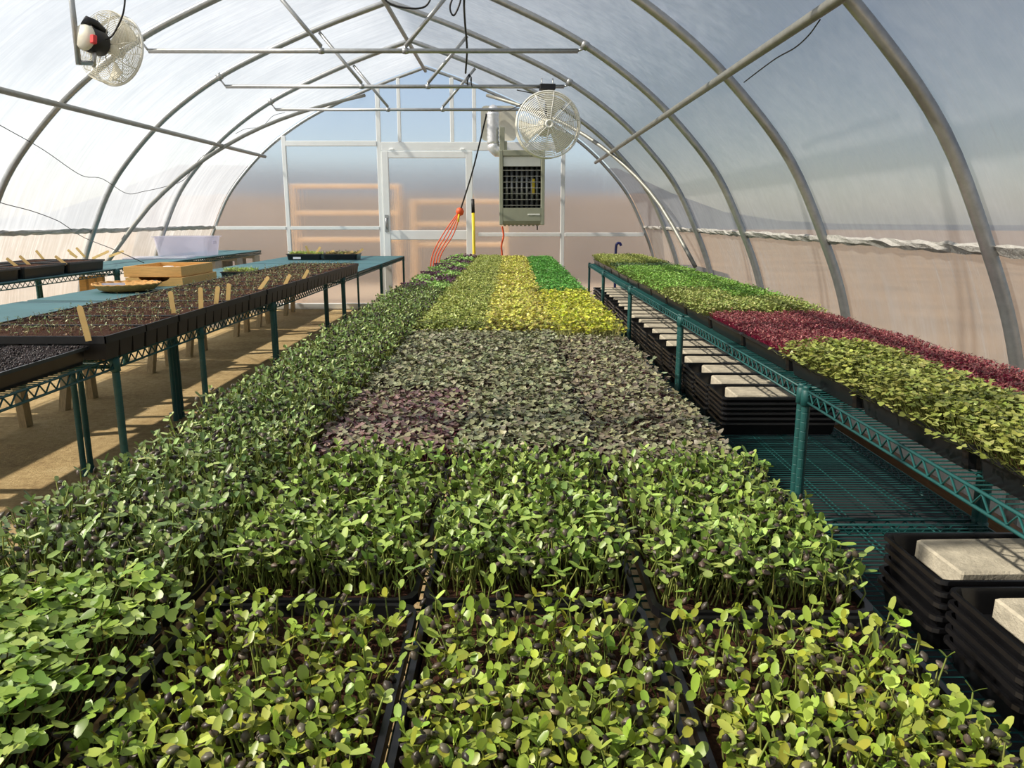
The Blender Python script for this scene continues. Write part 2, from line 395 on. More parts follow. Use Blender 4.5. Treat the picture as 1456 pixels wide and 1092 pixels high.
# the near end wall, behind the viewer
wf = tag(obj('wall_front', None), kind='structure')
for x0, x1 in ((-9, -2.4), (-2.4, -.4), (-.4, 9)):
    p = clip_rect(arch, x0+.01, x1-.01, 0, 9); MB().prism(p[::-1], YF-.01, YF).build('panel', M['poly'], wf)
for x in (-2.4, -.4): MB().bbox(x-.03, x+.03, YF+.001, YF+.05, 0, skin_z(x-GX)-.02).build('stud', M['alu'], wf)
# timber racks standing outdoors behind the far wall, blurred by the panels
def rack(px0, px1, pys, label):
    y = YE + 1.3; t = thing('timber_rack', label, 'rack', (0, 0, 0))
    a = on_y(px0, 300, y).x; b = on_y(px1, 300, y).x; ztop = on_y(600, pys[0], y).z
    for x in (a, b): MB().bbox(x-.035, x+.035, y-.035, y+.035, -.03, ztop).build('post', M['outwood'], t)
    for py in pys:
        z = on_y(600, py, y).z; MB().bbox(a+.035, b-.035, y-.03, y+.03, z-.06, z).build('rail', M['outwood'], t)
rack(418, 566, (262, 300, 338), 'pale timber rack outdoors, seen blurred through the panels left of the door')
rack(588, 720, (284, 316, 345), 'pale timber rack outdoors, seen blurred through the door pane')

# ------------------------------------------------------------------ pipework
for u, nm in ((-2.14, 'along the left roof'), (2.22, 'along the right roof'), (0, 'along the roof ridge')):
    z = skin_z(u) - .045; x = GX + u*.985
    o = MB().tube([(x, YF, z), (x, YE-.01, z)], .021, 10).build('purlin_pipe', M['steel_old'])
    tag(o, 'long galvanised purlin pipe running ' + nm, 'pipe', 'purlins', 'structure')
for k, y in enumerate(hoop_y[1:6]):
    nm = ['nearest the far wall', 'second from the far wall', 'third from the far wall', 'fourth from the far wall', 'fifth from the far wall'][k]
    zt = H + 1.17; x0, x1 = GX+.04-1.53, GX+.04+1.53
    t = thing('cross_tie', 'horizontal truss tie under the hoops with two slanting struts, ' + nm, 'truss', (0, 0, 0), group='roof cross ties')
    MB().tube([(x0, y, zt), (x1, y, zt)], .0165, 10).build('tie_pipe', M['steel'], t)
    for s in (-1, 1):
        xt = GX + .04 + s*.30; xh = GX + .04 + s*.66
        MB().tube([(xt, y, zt+.03), (xh, y, skin_z(xh-GX)-.035)], .015, 8).build('strut', M['steel'], t)
        MB().tube([(xt-.0, y, zt-.022), (xt, y, zt+.045)], .009, 6).tube([(xt-.02, y, zt), (xt+.02, y, zt)], .021, 8).build('clamp', M['steel'], t)
        xe = x0 if s < 0 else x1; xq = xe + s*.05
        MB().tube([(xe, y, zt), (xq, y, skin_z(xq-GX)-.02)], .008, 6).tube([(xq-.02, y, skin_z(xq-.02-GX)), (xq+.02, y, skin_z(xq+.02-GX))], .031, 8).build('end_bracket', M['steel'], t)
def brace(s, label):
    pts = []
    keys = [(.80, YE-.02), (1.5, YE-.75), (2.14, 8.95), (2.6, 8.35), (2.97, 7.65)]
    for (u0, y0), (u1, y1) in zip(keys, keys[1:]):
        for k in range(4):
            a = k/4; u = u0+(u1-u0)*a; pts.append((GX+s*u*.978, y0+(y1-y0)*a, skin_z(u)-.05))
    u, y = keys[-1]; pts.append((GX+s*u*.975, y, skin_z(u)))
    tag(MB().tube(pts, .021, 10).build('wind_brace', M['steel_old']), label, 'brace', None, 'structure')
brace(-1, 'diagonal wind brace pipe on the left roof beside the far wall'); brace(1, 'diagonal wind brace pipe on the right roof beside the far wall')

# ------------------------------------------------------------------ wire shelving
POST = {}
def post_mesh(h):
    k = round(h, 3)
    if k not in POST:
        pr = [(.0001, 0), (.016, 0), (.016, .03), (.0135, .035)]; z = .05
        while z < h - .02: pr += [(.0135, z), (.0129, z+.001), (.0129, z+.003), (.0135, z+.004)]; z += .0254*1.2
        pr += [(.0135, h-.004), (.011, h), (.0001, h)]
        POST[k] = MB().lathe(pr, 16, None, False).mesh('post', M['teal'])
    return POST[k]
SLEEVE = MB().lathe([(.0138, -.046), (.0175, -.045), (.0165, .004), (.0138, .006)], 12).mesh('sleeve', M['teal'])
TR = {}
def truss_mesh(L):
    k = round(L, 3)
    if k not in TR:
        b = MB().tube([(0, 0, 0), (L, 0, 0)], .0042, 6).tube([(0, 0, -.036), (L, 0, -.036)], .0042, 6)
        n = max(4, int(L/.028)); pts = [(L*i/n, 0, -.003 if i % 2 else -.033) for i in range(n+1)]
        b.tube(pts, .0032, 6); TR[k] = b.mesh('edge_truss', M['teal'])
    return TR[k]
DK = {}
def deck_mesh(D, L):
    k = (round(D, 3), round(L, 3))
    if k not in DK:
        b = MB(); n = int(L/.0262)
        for i in range(n):
            y = .012 + (L-.024)*i/(n-1); b.tube([(.004, y, .003), (D-.004, y, .003)], .0020, 4, False)
        for j in range(5):
            x = D*(j+.5)/5; b.tube([(x, .004, -.002), (x, L-.004, -.002)], .0026, 4, False)
            if j in (1, 3): b.tube([(x+.02, .004, -.002), (x+.02, L-.004, -.002)], .0026, 4, False)
        DK[k] = b.mesh('wire_deck', M['teal'])
    return DK[k]
def shelving(label, x0, y0, D, L, zt, zl=None, mat=False, group=None, posts=None, hpost=None, hz=.012):
    t = thing('wire_shelving_unit', label, 'shelving', (x0, y0, 0), group=group)
    for (px, py) in (posts or ((0, 0), (D, 0), (0, L), (D, L))):
        p = obj('post', post_mesh(hpost or zt+hz), t, (px, py, 0)); obj('sleeve', SLEEVE, p, (0, 0, zt-.008))
        if zl: obj('sleeve', SLEEVE, p, (0, 0, zl))
    for z in ([zt, zl] if zl else [zt]):
        s = obj('wire_deck', deck_mesh(D, L), t, (0, 0, z-.006)); s['kind'] = 'stuff'
        obj('edge_truss', truss_mesh(L), s, (0, 0, .001), (0, 0, R(90))); obj('edge_truss', truss_mesh(L), s, (D, 0, .001), (0, 0, R(90)))
        obj('edge_truss', truss_mesh(D), s, (0, 0, .001)); obj('edge_truss', truss_mesh(D), s, (0, L, .001))
    if mat: MB().bbox(-.008, D+.008, .003, L-.003, zt+.001, zt+.007, .002).build('deck_board', M['tealmat'], t)
    return t

# right bench
RX = .93; RZT = H-.525; RZL = .225; RD = .61
r_y = [(.52, 2.38), (2.42, 4.22), (4.26, 6.08), (6.12, 7.90), (7.94, 9.38)]
for k, (a, b) in enumerate(r_y):
    shelving('teal two-tier wire shelving unit along the right wall, %s from the viewer' % NUM[k], RX, a, RD, b-a, RZT, RZL, group='right wall shelving', hz=.01)
# main table: two rows of units
MZ = .664
for k in range(5):
    for j, x in enumerate((-.705, -.09)):
        shelving('teal wire shelving under %s half of central table, %s from viewer' % (('left', 'right')[j], NUM[k]), x, .33+k*1.80, .58 if j == 0 else .55, 1.76, MZ, None, group='central table shelving', hz=-.002)
# left bench: wire units in front, boards on timber trestles behind
LX = -1.43; LZT = H-.485
l_y = [(.90, 2.74), (2.78, 4.60), (4.64, 6.56), (6.60, 8.50), (8.54, 10.30)]
for k, (a, b) in enumerate(l_y):
    L = b-a; D = .61
    ps = None
    if k == 1: ps = ((D, .74), (D, .80), (0, .74), (0, L), (D, L), (D, L-.05))
    if k == 3: ps = ((0, .0), (D, .0), (0, L), (D, L), (D, L-.05))
    ps = [(D-x, y) for x, y in ps] if ps else None
    shelving('teal wire shelving unit at the front of the left bench, %s from the viewer' % NUM[k], LX-D, a, D, L, LZT, None, mat=k != 0, group='left bench shelving', posts=ps, hz=.006)
rnd = random.Random(5)
for k, (a, b) in enumerate(l_y[1:]):
    t = thing('trestle_bench', 'teal boarded rear bench on timber trestle legs, %s from the viewer' % NUM[k], 'bench', (0, 0, 0), group='left rear trestle benches')
    x0, x1 = LX-.64-.84, LX-.635
    MB().bbox(x0, x1, a+.004, b-.004, LZT-.012, LZT+.006, .002).build('deck_board', M['tealmat'], t)
    for yy in (a+.35, b-.35):
        MB().bbox(x0+.03, x1-.03, yy-.035, yy+.035, LZT-.10, LZT-.013).build('cross_beam', M['leg'], t)
        for sx in (0,):
            for sy in (-1, 1):
                xx = x0+.09 if sx == 0 else x1-.12
                top = Vector((xx, yy+sy*.045, LZT-.03)); bot = Vector((xx+(.05 if sx else -.05), yy+sy*.17, 0))
                dvec = (bot-top); vs = []
                for p in (bot, top):
                    for ax, ay in ((-.022, -.04), (.022, -.04), (.022, .04), (-.022, .04)): vs.append((p.x+ax, p.y+ay*.8, p.z))
                MB().add(vs, [(3,2,1,0),(4,5,6,7),(0,1,5,4),(1,2,6,5),(2,3,7,6),(3,0,4,7)]).build('leg', M['leg'], t)
# far-left bench by the wall
CX = -3.28; CZ = .79; CD = .66
c_y = [(2.75, 4.55), (4.59, 6.45), (6.49, 8.35), (8.39, 10.25)]
for k, (a, b) in enumerate(c_y):
    L = b-a; ps = None if k < 2 else [(0, 0), (CD, 0)] if k == 2 else [(0, .02), (0, .10)]
    if k < 3:
        shelving('teal boarded wire shelving unit against the left wall, %s from the viewer' % NUM[k], CX-CD, a, CD, L, CZ, None, mat=True, group='left wall shelving', posts=ps if k == 2 else None, hz=.004)
    else:
        t = shelving('teal boarded wire shelf on concrete blocks in the far left corner', CX-CD, a, CD, L, CZ, None, mat=True, group='left wall shelving', posts=ps, hz=-.006)
cb_ = MB(); L_, W_b, H_b, th = .39, .19, .184, .034
cb_.box(-L_/2, L_/2, -W_b/2, W_b/2, 0, th); cb_.box(-L_/2, L_/2, -W_b/2, W_b/2, H_b-th, H_b)
for a_ in (-L_/2, -th/2, L_/2-th): cb_.box(a_, a_+th, -W_b/2, W_b/2, th, H_b-th)
cbm = cb_.mesh('concrete_block', M['block'])
for k, yy in enumerate((8.75, 9.45, 10.10)):
    for j in range(4):
        tag(obj('concrete_block', cbm, None, (CX-.20, yy, j*(H_b+.0005))), 'grey concrete block, %s from the floor in the %s column under the far left shelf' % (NUM[j], NUM[k]), 'block', 'concrete blocks under the left shelf')

# ------------------------------------------------------------------ trays
TW, TL, TH = .279, .543, .060
def tray_mb(w, l, h, ribs=False):
    b = MB(); loops = [(0, .018), (h-.006, .009), (h-.010, .0), (h, .0015), (h, .0085), (.004, .021)]
    vs = []; n = 12
    for z, i in loops: vs += rr(-w/2+i, w/2-i, -l/2+i, l/2-i, .02, 2, z)
    fs = [tuple(range(n-1, -1, -1)), tuple(range(5*n, 6*n))]
    for k in range(5):
        for i in range(n): fs.append((k*n+i, k*n+(i+1) % n, (k+1)*n+(i+1) % n, (k+1)*n+i))
    b.add(vs, fs)
    if ribs:
        for i in range(9):
            y = -l/2 + .05 + (l-.1)*i/8; b.box(-w/2+.03, w/2-.03, y-.006, y+.006, .0035, .009)
    return b
TRAY = tray_mb(TW, TL, TH).mesh('tray_body', M['black'])
TRAY_R = tray_mb(TW, TL, TH, True).mesh('tray_body', M['black'])
def soil_mesh(w, l, z, mat, amp=.004, nx=8, ny=16, seed=1):
    r = random.Random(seed); vs = [(-w/2+w*i/nx, -l/2+l*j/ny, z+r.uniform(-amp, amp)) for j in range(ny+1) for i in range(nx+1)]
    fs = [(j*(nx+1)+i, j*(nx+1)+i+1, (j+1)*(nx+1)+i+1, (j+1)*(nx+1)+i) for j in range(ny) for i in range(nx)]
    return MB().add(vs, fs, True).mesh('soil', mat)
SOIL = soil_mesh(TW-.024, TL-.024, TH-.012, M['soil'])

# ---- vectorised seedling meshes
def leaf_tpl(kind, lod):
    if kind == 'oblong': T = [0, .12, .42, .80, 1.0]; Wd = [.12, .36, .50, .43, .17]; dt = [0, 0, 0, 0, -.02]
    elif kind == 'heart': T = [0, .22, .55, .82, .90]; Wd = [.08, .40, .62, .60, .34]; dt = [0, 0, 0, .04, .10]
    else: T = [0, .2, .5, .8, 1.0]; Wd = [.08, .40, .52, .42, .10]; dt = [0, 0, 0, 0, 0]
    idx = [0, 1, 2, 3, 4] if lod == 0 else [0, 2, 4] if lod == 2 else [0, 1, 3, 4]
    V = []
    for i in idx:
        for s in (-1, 0, 1): V.append((T[i] + (dt[i] if s else 0), s*Wd[i], (.10 if s else 0) + .0))
    n = len(idx); Fq = [(3*i+a, 3*i+a+1, 3*i+a+4, 3*i+a+3) for i in range(n-1) for a in (0, 1)]
    return np.array(V, float), np.array(Fq, int)
class Plants:
    def __init__(s): s.V = []; s.F = []; s.C = []; s.n = 0
    def put(s, V, F, C):                                      # V (k,m,3), F (q,4), C (k,3)
        k, m, _ = V.shape
        s.V.append(V.reshape(-1, 3)); off = s.n + np.arange(k)[:, None, None]*m
        s.F.append((F[None] + off).reshape(-1, 4)); s.C.append(np.repeat(C, m, 0)); s.n += k*m
    def mesh(s, name, mat):
        V = np.concatenate(s.V); Fq = np.concatenate(s.F); C = np.concatenate(s.C)
        me = bpy.data.meshes.new(name); me.vertices.add(len(V)); me.vertices.foreach_set('co', V.astype(np.float32).ravel())
        me.loops.add(Fq.size); me.loops.foreach_set('vertex_index', Fq.astype(np.int32).ravel())
        me.polygons.add(len(Fq)); me.polygons.foreach_set('loop_start', (np.arange(len(Fq))*4).astype(np.int32)); me.polygons.foreach_set('loop_total', np.full(len(Fq), 4, np.int32))
        me.polygons.foreach_set('use_smooth', np.ones(len(Fq), bool))
        me.update(calc_edges=True)
        a = me.color_attributes.new('Col', 'FLOAT_COLOR', 'POINT'); a.data.foreach_set('color', np.c_[C, np.ones(len(C))].astype(np.float32).ravel())
        me.materials.append(mat); return me
def leaves(P, rg, base, az, pitch, L, Wd, tpl, col, droop=.0, roll=.35):
    V, Fq = tpl; k = len(base); x = V[None, :, 0]*L[:, None]; y = V[None, :, 1]*Wd[:, None]; z = V[None, :, 2]*Wd[:, None]*.9 - droop*V[None, :, 0]**2*L[:, None]
    ro = rg.normal(0, roll, k)[:, None]; y, z = y*np.cos(ro)-z*np.sin(ro), y*np.sin(ro)+z*np.cos(ro)
    p = pitch[:, None]; x, z = x*np.cos(p)-z*np.sin(p), x*np.sin(p)+z*np.cos(p)
    a = az[:, None]; X = x*np.cos(a)-y*np.sin(a); Y = x*np.sin(a)+y*np.cos(a)
    P.put(np.stack([X, Y, z], 2) + base[:, None, :], Fq, col)
STEM_F = np.array([(a, (a+1) % 3, 3+(a+1) % 3, 3+a) for a in range(3)] + [(3+a, 3+(a+1) % 3, 6+(a+1) % 3, 6+a) for a in range(3)])
def stems(P, a, b, bend, r, col):
    k = len(a); mid = (a+b)/2 + bend; ang = np.array([0, 2.09, 4.19]); ring = np.stack([np.cos(ang), np.sin(ang), 0*ang], 1)
    V = np.concatenate([a[:, None]+ring*r*1.1, mid[:, None]+ring*r, b[:, None]+ring*r*.8], 1); P.put(V, STEM_F, col)
def pal(rg, k, cols, jit=.16):
    C = np.array([lin(*c) for c in cols]); c = C[rg.integers(0, len(C), k)]
    return np.clip(c*rg.normal(1, jit, (k, 1))*rg.normal(1, .05, (k, 3)), .002, .95)
HV = []
for z, r in ((0, .12), (.3, .42), (.7, .40), (1, .10)):
    for q in range(5): HV.append((z, r*math.cos(q*1.2566), r*.6*math.sin(q*1.2566)))
HV = np.array(HV); HF = np.array([(5*i+q, 5*i+(q+1) % 5, 5*i+5+(q+1) % 5, 5*i+5+q) for i in range(3) for q in range(5)])
def hulls(P, rg, pos, size, col):
    k = len(pos); a = rg.uniform(0, 6.28, k)[:, None]; p = rg.normal(.6, .6, k)[:, None]
    x, y, z = HV[None, :, 0]*size, HV[None, :, 1]*size, HV[None, :, 2]*size
    x, z = x*np.cos(p)-z*np.sin(p), x*np.sin(p)+z*np.cos(p); X = x*np.cos(a)-y*np.sin(a); Y = x*np.sin(a)+y*np.cos(a)
    P.put(np.stack([X, Y, z], 2)+pos[:, None, :], HF, col)
def spots(rg, n, w, l):
    nx = max(1, int(math.sqrt(n*w/l))); ny = int(math.ceil(n/nx)); gx, gy = np.meshgrid(np.arange(nx), np.arange(ny))
    x = (gx.ravel()+.5+rg.uniform(-.48, .48, nx*ny))/nx*w-w/2; y = (gy.ravel()+.5+rg.uniform(-.48, .48, nx*ny))/ny*l-l/2
    return x, y
def undul(rg, x, y):
    p = rg.uniform(0, 6.28, 4); return .5*np.sin(x*16+p[0])*np.sin(y*9+p[1]) + .5*np.sin(x*31+y*14+p[2])
def grow(seed, n, kind, lod, h, hs, L, W_, pitch, cols, stemcol, mat='plant', hull=0, w=TW, l=TL, inset=.012, spread=.02, extra=0, split=None, droop=.12, r=.0011, wave=.12, edge=.4):
    rg = np.random.default_rng(seed); P = Plants(); x, y = spots(rg, n, w-2*inset, l-2*inset); k = len(x)
    z0 = TH - .013; e0 = np.maximum(np.clip((np.abs(x)/(w/2)-.72)/.28, 0, 1), np.clip((np.abs(y)/(l/2)-.86)/.14, 0, 1))
    hh = (1-edge*e0**2)*np.clip(h*(1+wave*undul(rg, x, y)) * rg.normal(1, hs, k), h*.35, h*1.5)
    ex = np.clip((np.abs(x)/(w/2)-.55)/.45, 0, 1)*np.sign(x); ey = np.clip((np.abs(y)/(l/2)-.75)/.25, 0, 1)*np.sign(y)
    lx = ex*spread + rg.normal(0, .006+.08*h, k); ly = ey*spread + rg.normal(0, .006+.08*h, k)
    a = np.stack([x, y, np.full(k, z0)], 1); b = np.stack([x+lx, y+ly, z0+hh], 1)
    bend = np.stack([rg.normal(0, .1*h, k), rg.normal(0, .1*h, k), np.zeros(k)], 1)
    stems(P, a, b, bend, r, pal(rg, k, stemcol, .1))
    az = rg.uniform(0, 6.28, k); c = pal(rg, k, cols)
    if split is not None:
        c2 = pal(rg, k, split[1]); side = ((x + rg.normal(0, .006, k)) * split[0] > 0)[:, None]; c = np.where(side, c2, c)
    tpl = leaf_tpl(kind, lod); LL = L*rg.normal(1, .16, k); WW = W_*rg.normal(1, .14, k)
    for s in (0, 1):
        leaves(P, rg, b, az + s*math.pi + rg.normal(0, .25, k), np.clip(rg.normal(pitch[0], pitch[1], k), -.7, 1.45), LL*rg.normal(1, .08, k), WW, tpl, c*rg.normal(1, .06, (k, 1)), droop)
    if extra:
        s_ = rg.random(k) < extra; q = s_.sum()
        for e in range(2): leaves(P, rg, b[s_], rg.uniform(0, 6.28, q), rg.normal(.9, .3, q), LL[s_]*.7, WW[s_]*.6, tpl, c[s_]*1.1, droop)
    if hull:
        s_ = rg.random(k) < hull; q = int(s_.sum()); pp = b[s_] + np.stack([rg.normal(0, .004, q), rg.normal(0, .004, q), rg.uniform(-.018, .006, q)], 1)
        hulls(P, rg, pp, .0115, pal(rg, q, [(84, 74, 62), (104, 94, 80), (56, 48, 42)], .25))
    return P.mesh('seedlings', M[mat])

SUNC = [(146, 170, 78), (130, 156, 68), (160, 180, 94), (116, 142, 64)]
SUNF = [(148, 170, 64), (162, 180, 80), (132, 156, 58), (158, 166, 54)]
STEMC = [(150, 160, 84), (128, 140, 66)]
def crop(name):
    if name == 'sun_front': return dict(n=620, kind='oblong', lod=0, h=.034, hs=.32, L=.0136, W_=.0090, pitch=(.65, .6), cols=SUNF, stemcol=STEMC, hull=.7, r=.0013, wave=.2, spread=.006, edge=.3, inset=.016, l=TL-.03)
    if name == 'sun_near': return dict(n=880, kind='oblong', lod=0, h=.052, hs=.22, L=.0145, W_=.0090, pitch=(.6, .55), cols=SUNC, stemcol=STEMC, hull=.6, r=.0013, wave=.16, spread=.010, edge=.3, inset=.014, l=TL-.03)
    if name == 'sun_mid': return dict(n=1250, kind='oblong', lod=1, h=.072, hs=.2, L=.0130, W_=.0082, pitch=(.6, .55), cols=[(148, 170, 98), (128, 152, 84), (166, 184, 116), (100, 124, 68)], stemcol=STEMC, hull=.6, r=.0013, wave=.16, spread=.022, edge=.35)
    if name == 'brassica': return dict(n=1500, kind='heart', lod=0, h=.074, hs=.08, L=.0120, W_=.0122, pitch=(.18, .3), cols=[(144, 170, 70), (130, 158, 62), (158, 180, 86), (118, 146, 58)], stemcol=[(110, 130, 70), (110, 90, 60)], r=.0010, wave=.08, spread=.036, edge=.6)
    if name == 'dark': return dict(n=1150, kind='heart', lod=1, h=.045, hs=.12, L=.0112, W_=.0116, pitch=(.12, .34), cols=[(138, 142, 104), (120, 126, 92), (156, 158, 122), (126, 122, 98)], stemcol=[(120, 80, 90), (110, 96, 84)], mat='plant_gloss', spread=.012)
    if name == 'dark_purple': return dict(n=1150, kind='heart', lod=1, h=.042, hs=.12, L=.0112, W_=.0116, pitch=(.12, .34), cols=[(138, 134, 104), (138, 112, 104), (118, 92, 92), (150, 146, 114)], stemcol=[(130, 70, 90)], mat='plant_gloss', spread=.012)
    if name == 'dark_low': return dict(n=1150, kind='heart', lod=1, h=.030, hs=.14, L=.0110, W_=.0114, pitch=(.12, .34), cols=[(140, 140, 104), (128, 120, 98), (154, 156, 118), (118, 108, 92)], stemcol=[(120, 80, 90)], mat='plant_gloss', spread=.010)
    if name == 'olive': return dict(n=1250, kind='round', lod=2, h=.066, hs=.1, L=.0100, W_=.0100, pitch=(.35, .4), cols=[(172, 182, 96), (156, 168, 86), (184, 192, 110)], stemcol=STEMC, spread=.02)
    if name == 'chartreuse': return dict(n=820, kind='heart', lod=2, h=.056, hs=.14, L=.0130, W_=.0125, pitch=(.3, .4), cols=[(208, 208, 94), (220, 218, 112), (186, 188, 80), (172, 160, 88)], stemcol=[(200, 200, 130), (150, 110, 90)], spread=.02)
    if name == 'yellow': return dict(n=820, kind='heart', lod=2, h=.058, hs=.14, L=.0130, W_=.0125, pitch=(.3, .4), cols=[(200, 206, 68), (214, 216, 82), (182, 190, 62), (168, 162, 70)], stemcol=[(200, 200, 130)], spread=.018)
    if name == 'basil': return dict(n=1100, kind='round', lod=2, h=.058, hs=.1, L=.0110, W_=.0115, pitch=(.2, .35), cols=[(98, 164, 68), (86, 152, 60), (112, 176, 80)], stemcol=STEMC, spread=.02)
    if name == 'mixed': return dict(n=560, kind='round', lod=2, h=.066, hs=.16, L=.0165, W_=.0150, pitch=(.35, .4), cols=[(148, 186, 98), (132, 172, 86), (160, 198, 112)], stemcol=STEMC, spread=.03)
    if name == 'pale': return dict(n=1300, kind='heart', lod=1, h=.064, hs=.1, L=.0118, W_=.0122, pitch=(.12, .3), cols=[(154, 162, 80), (140, 150, 72), (166, 172, 94), (132, 138, 68)], stemcol=[(110, 118, 56)], spread=.042, inset=.004, edge=.8)
    if name == 'red': return dict(n=2100, kind='round', lod=2, h=.036, hs=.14, L=.0080, W_=.0064, pitch=(.3, .4), cols=[(156, 88, 90), (140, 76, 80), (168, 104, 100), (128, 84, 78)], stemcol=[(170, 44, 84), (150, 40, 74)], spread=.012, r=.0008)
    if name == 'lime': return dict(n=1100, kind='round', lod=2, h=.056, hs=.12, L=.0120, W_=.0110, pitch=(.3, .4), cols=[(168, 180, 100), (150, 166, 88), (180, 186, 112)], stemcol=STEMC, spread=.032, inset=.004, edge=.75)
    if name == 'bright': return dict(n=1100, kind='round', lod=2, h=.060, hs=.1, L=.0120, W_=.0115, pitch=(.25, .35), cols=[(134, 176, 78), (122, 166, 70), (148, 188, 92)], stemcol=STEMC, spread=.032, inset=.004, edge=.75)
    if name == 'deep': return dict(n=800, kind='round', lod=2, h=.050, hs=.16, L=.0140, W_=.0120, pitch=(.35, .4), cols=[(84, 112, 70), (72, 98, 62), (110, 134, 90)], stemcol=STEMC, spread=.02)
POOL = {}
def crop_mesh(name, var, **kw):
    k = (name, var, tuple(sorted((a, str(b)) for a, b in kw.items())))
    if k not in POOL: d = crop(name); d.update(kw); POOL[k] = grow(abs(hash_(name))+var*17, **d)
    return POOL[k]
def hash_(s): return sum((i+1)*ord(c) for i, c in enumerate(s))

# ---- single sprouts that can be told apart in the nearest trays
def sprout_mesh(rg, c, v):
    P = Plants(); d = crop(c); h = d['h']*float(np.clip(rg.normal(1, d['hs']), .5, 1.45)); lean = rg.normal(0, .10*1, 2)*h
    a = np.array([[0, 0, -.004]]); b = np.array([[lean[0], lean[1], h]]); stems(P, a, b, np.array([[rg.normal(0, .12*h), rg.normal(0, .12*h), 0]]), d['r'], pal(rg, 1, d['stemcol'], .1))
    tpl = leaf_tpl(d['kind'], 0); col = pal(rg, 1, d['cols'], .12); pt = float(np.clip(rg.normal(*d['pitch']), -.4, 1.4)); az = rg.uniform(0, 6.28)
    for s in (0, 1):
        leaves(P, rg, b, np.array([az+s*math.pi+rg.normal(0, .2)]), np.array([pt+rg.normal(0, .15)]), np.array([d['L']*rg.normal(1.04, .16)]), np.array([d['W_']*rg.normal(1.05, .12)]), tpl, col*rg.normal(1, .05), d.get('droop', .12), .25)
    if d.get('hull') and rg.random() < .6: hulls(P, rg, b + np.array([[rg.normal(0, .003), rg.normal(0, .003), rg.uniform(-.012, .004)]]), .0115, pal(rg, 1, [(84, 74, 62), (104, 94, 80), (56, 48, 42)], .25))
    return P.mesh('sprout', M[d.get('mat', 'plant')])
SPR = {}
def sprouts(tray, c, count, seed):
    if c not in SPR:
        rg = np.random.default_rng(hash_(c)); SPR[c] = [sprout_mesh(rg, c, v) for v in range(24)]
    rg = random.Random(seed); pos = []
    for k in range(count*6):
        x = rg.uniform(-TW/2+.016, TW/2-.016); y = rg.uniform(-TL/2+.034, TL/2-.034)
        if tray.location.y + y > .47 and all((x-a)**2+(y-b)**2 > .0095**2 for a, b in pos): pos.append((x, y))
    pos.sort(key=lambda p: p[1]); pos = pos[:count]
    for x, y in pos:
        ex = max(0, abs(x)/(TW/2)-.6)*(1 if x > 0 else -1)
        obj('sprout', rg.choice(SPR[c]), tray, (x, y, TH-.013), (rg.gauss(0, .12) - (.25 if y < -TL/2+.03 else 0), rg.gauss(0, .12)+ex*.15, rg.uniform(0, 6.28)))

KIND = {'sun_front': 'young sunflower shoots with dark seed hulls', 'sun_near': 'leafy sunflower shoots', 'sun_mid': 'dense dark green sunflower shoots',
        'brassica': 'broad bright green brassica seedlings', 'dark': 'dark grey-green microgreens', 'dark_purple': 'purple-tinged dark microgreens', 'dark_low': 'short dark grey-green microgreens',
        'olive': 'olive green microgreens', 'chartreuse': 'chartreuse microgreens', 'yellow': 'bright yellow-green microgreens', 'basil': 'vivid green microgreens', 'mixed': 'half purple half green microgreens',
        'pale': 'pale lime microgreens', 'red': 'dark red amaranth seedlings', 'lime': 'yellowish green microgreens', 'bright': 'bright green microgreens', 'deep': 'deep green microgreens'}
def greens_tray(c, var, x, y, z, label, group, rz=0, nspr=0, seed=0, **kw):
    t = thing('microgreen_tray', label, 'tray', (x, y, z), (0, 0, rz), group)
    obj('tray_body', TRAY, t); obj('soil', SOIL, t)
    if nspr:
        kw['n'] = int(crop(c)['n'] - nspr*.35)
        sprouts(t, c, nspr, seed)
    s = obj('seedlings', crop_mesh(c, var, **kw), t); s['kind'] = 'stuff'
    return t
MCX = [-.551, -.257, .024, .314]; MOFF = [-.05, 0, 0, -.032]; MP = .5475
COLN = ['leftmost column', 'second column from the left', 'third column from the left', 'rightmost column']
rnd = random.Random(11)
for ci in range(4):
    for k in range(16):
        y0 = .357 + MP*k + MOFF[ci]; kw = {}; nspr = 0
        if ci == 0: c = 'brassica' if k == 0 else 'sun_mid' if k < 8 else 'mixed'
        elif k == 0: c = 'sun_front'
        elif k == 1: c = 'sun_near'
        elif k < 5: c = 'dark_low' if ci == 3 else 'dark_purple' if (ci == 1 and k in (2, 3) and k == 2) else 'dark'
        else: c = {1: 'olive', 2: 'chartreuse', 3: 'yellow' if k < 8 else 'basil'}[ci]
        if c == 'mixed': kw['split'] = ((-1 if k % 2 == 0 else 1), [(112, 76, 96), (98, 62, 84), (84, 66, 70)])
        if k == 0: nspr = 220
        if k == 1: nspr = 200 if ci else 150
        lab = 'tray of %s, %s, %s' % (KIND[c], COLN[ci], 'front row' if k == 0 else '%s row from front' % NUM[k])
        v = rnd.randrange(3) if k else ci
        x = MCX[ci] + rnd.uniform(-.003, .003)
        greens_tray(c, v, x, y0 + TL/2, MZ+.001, lab, 'trays of microgreens on the central table', rnd.gauss(0, .003) + (math.pi if (rnd.random() < .5 and c != 'mixed' and not nspr) else 0), nspr, 100+ci*20+k, **kw)
RCX = [RX+.022+TW/2, RX+.022+TW*1.5+.006]
r0 = 2.652 - 4*MP
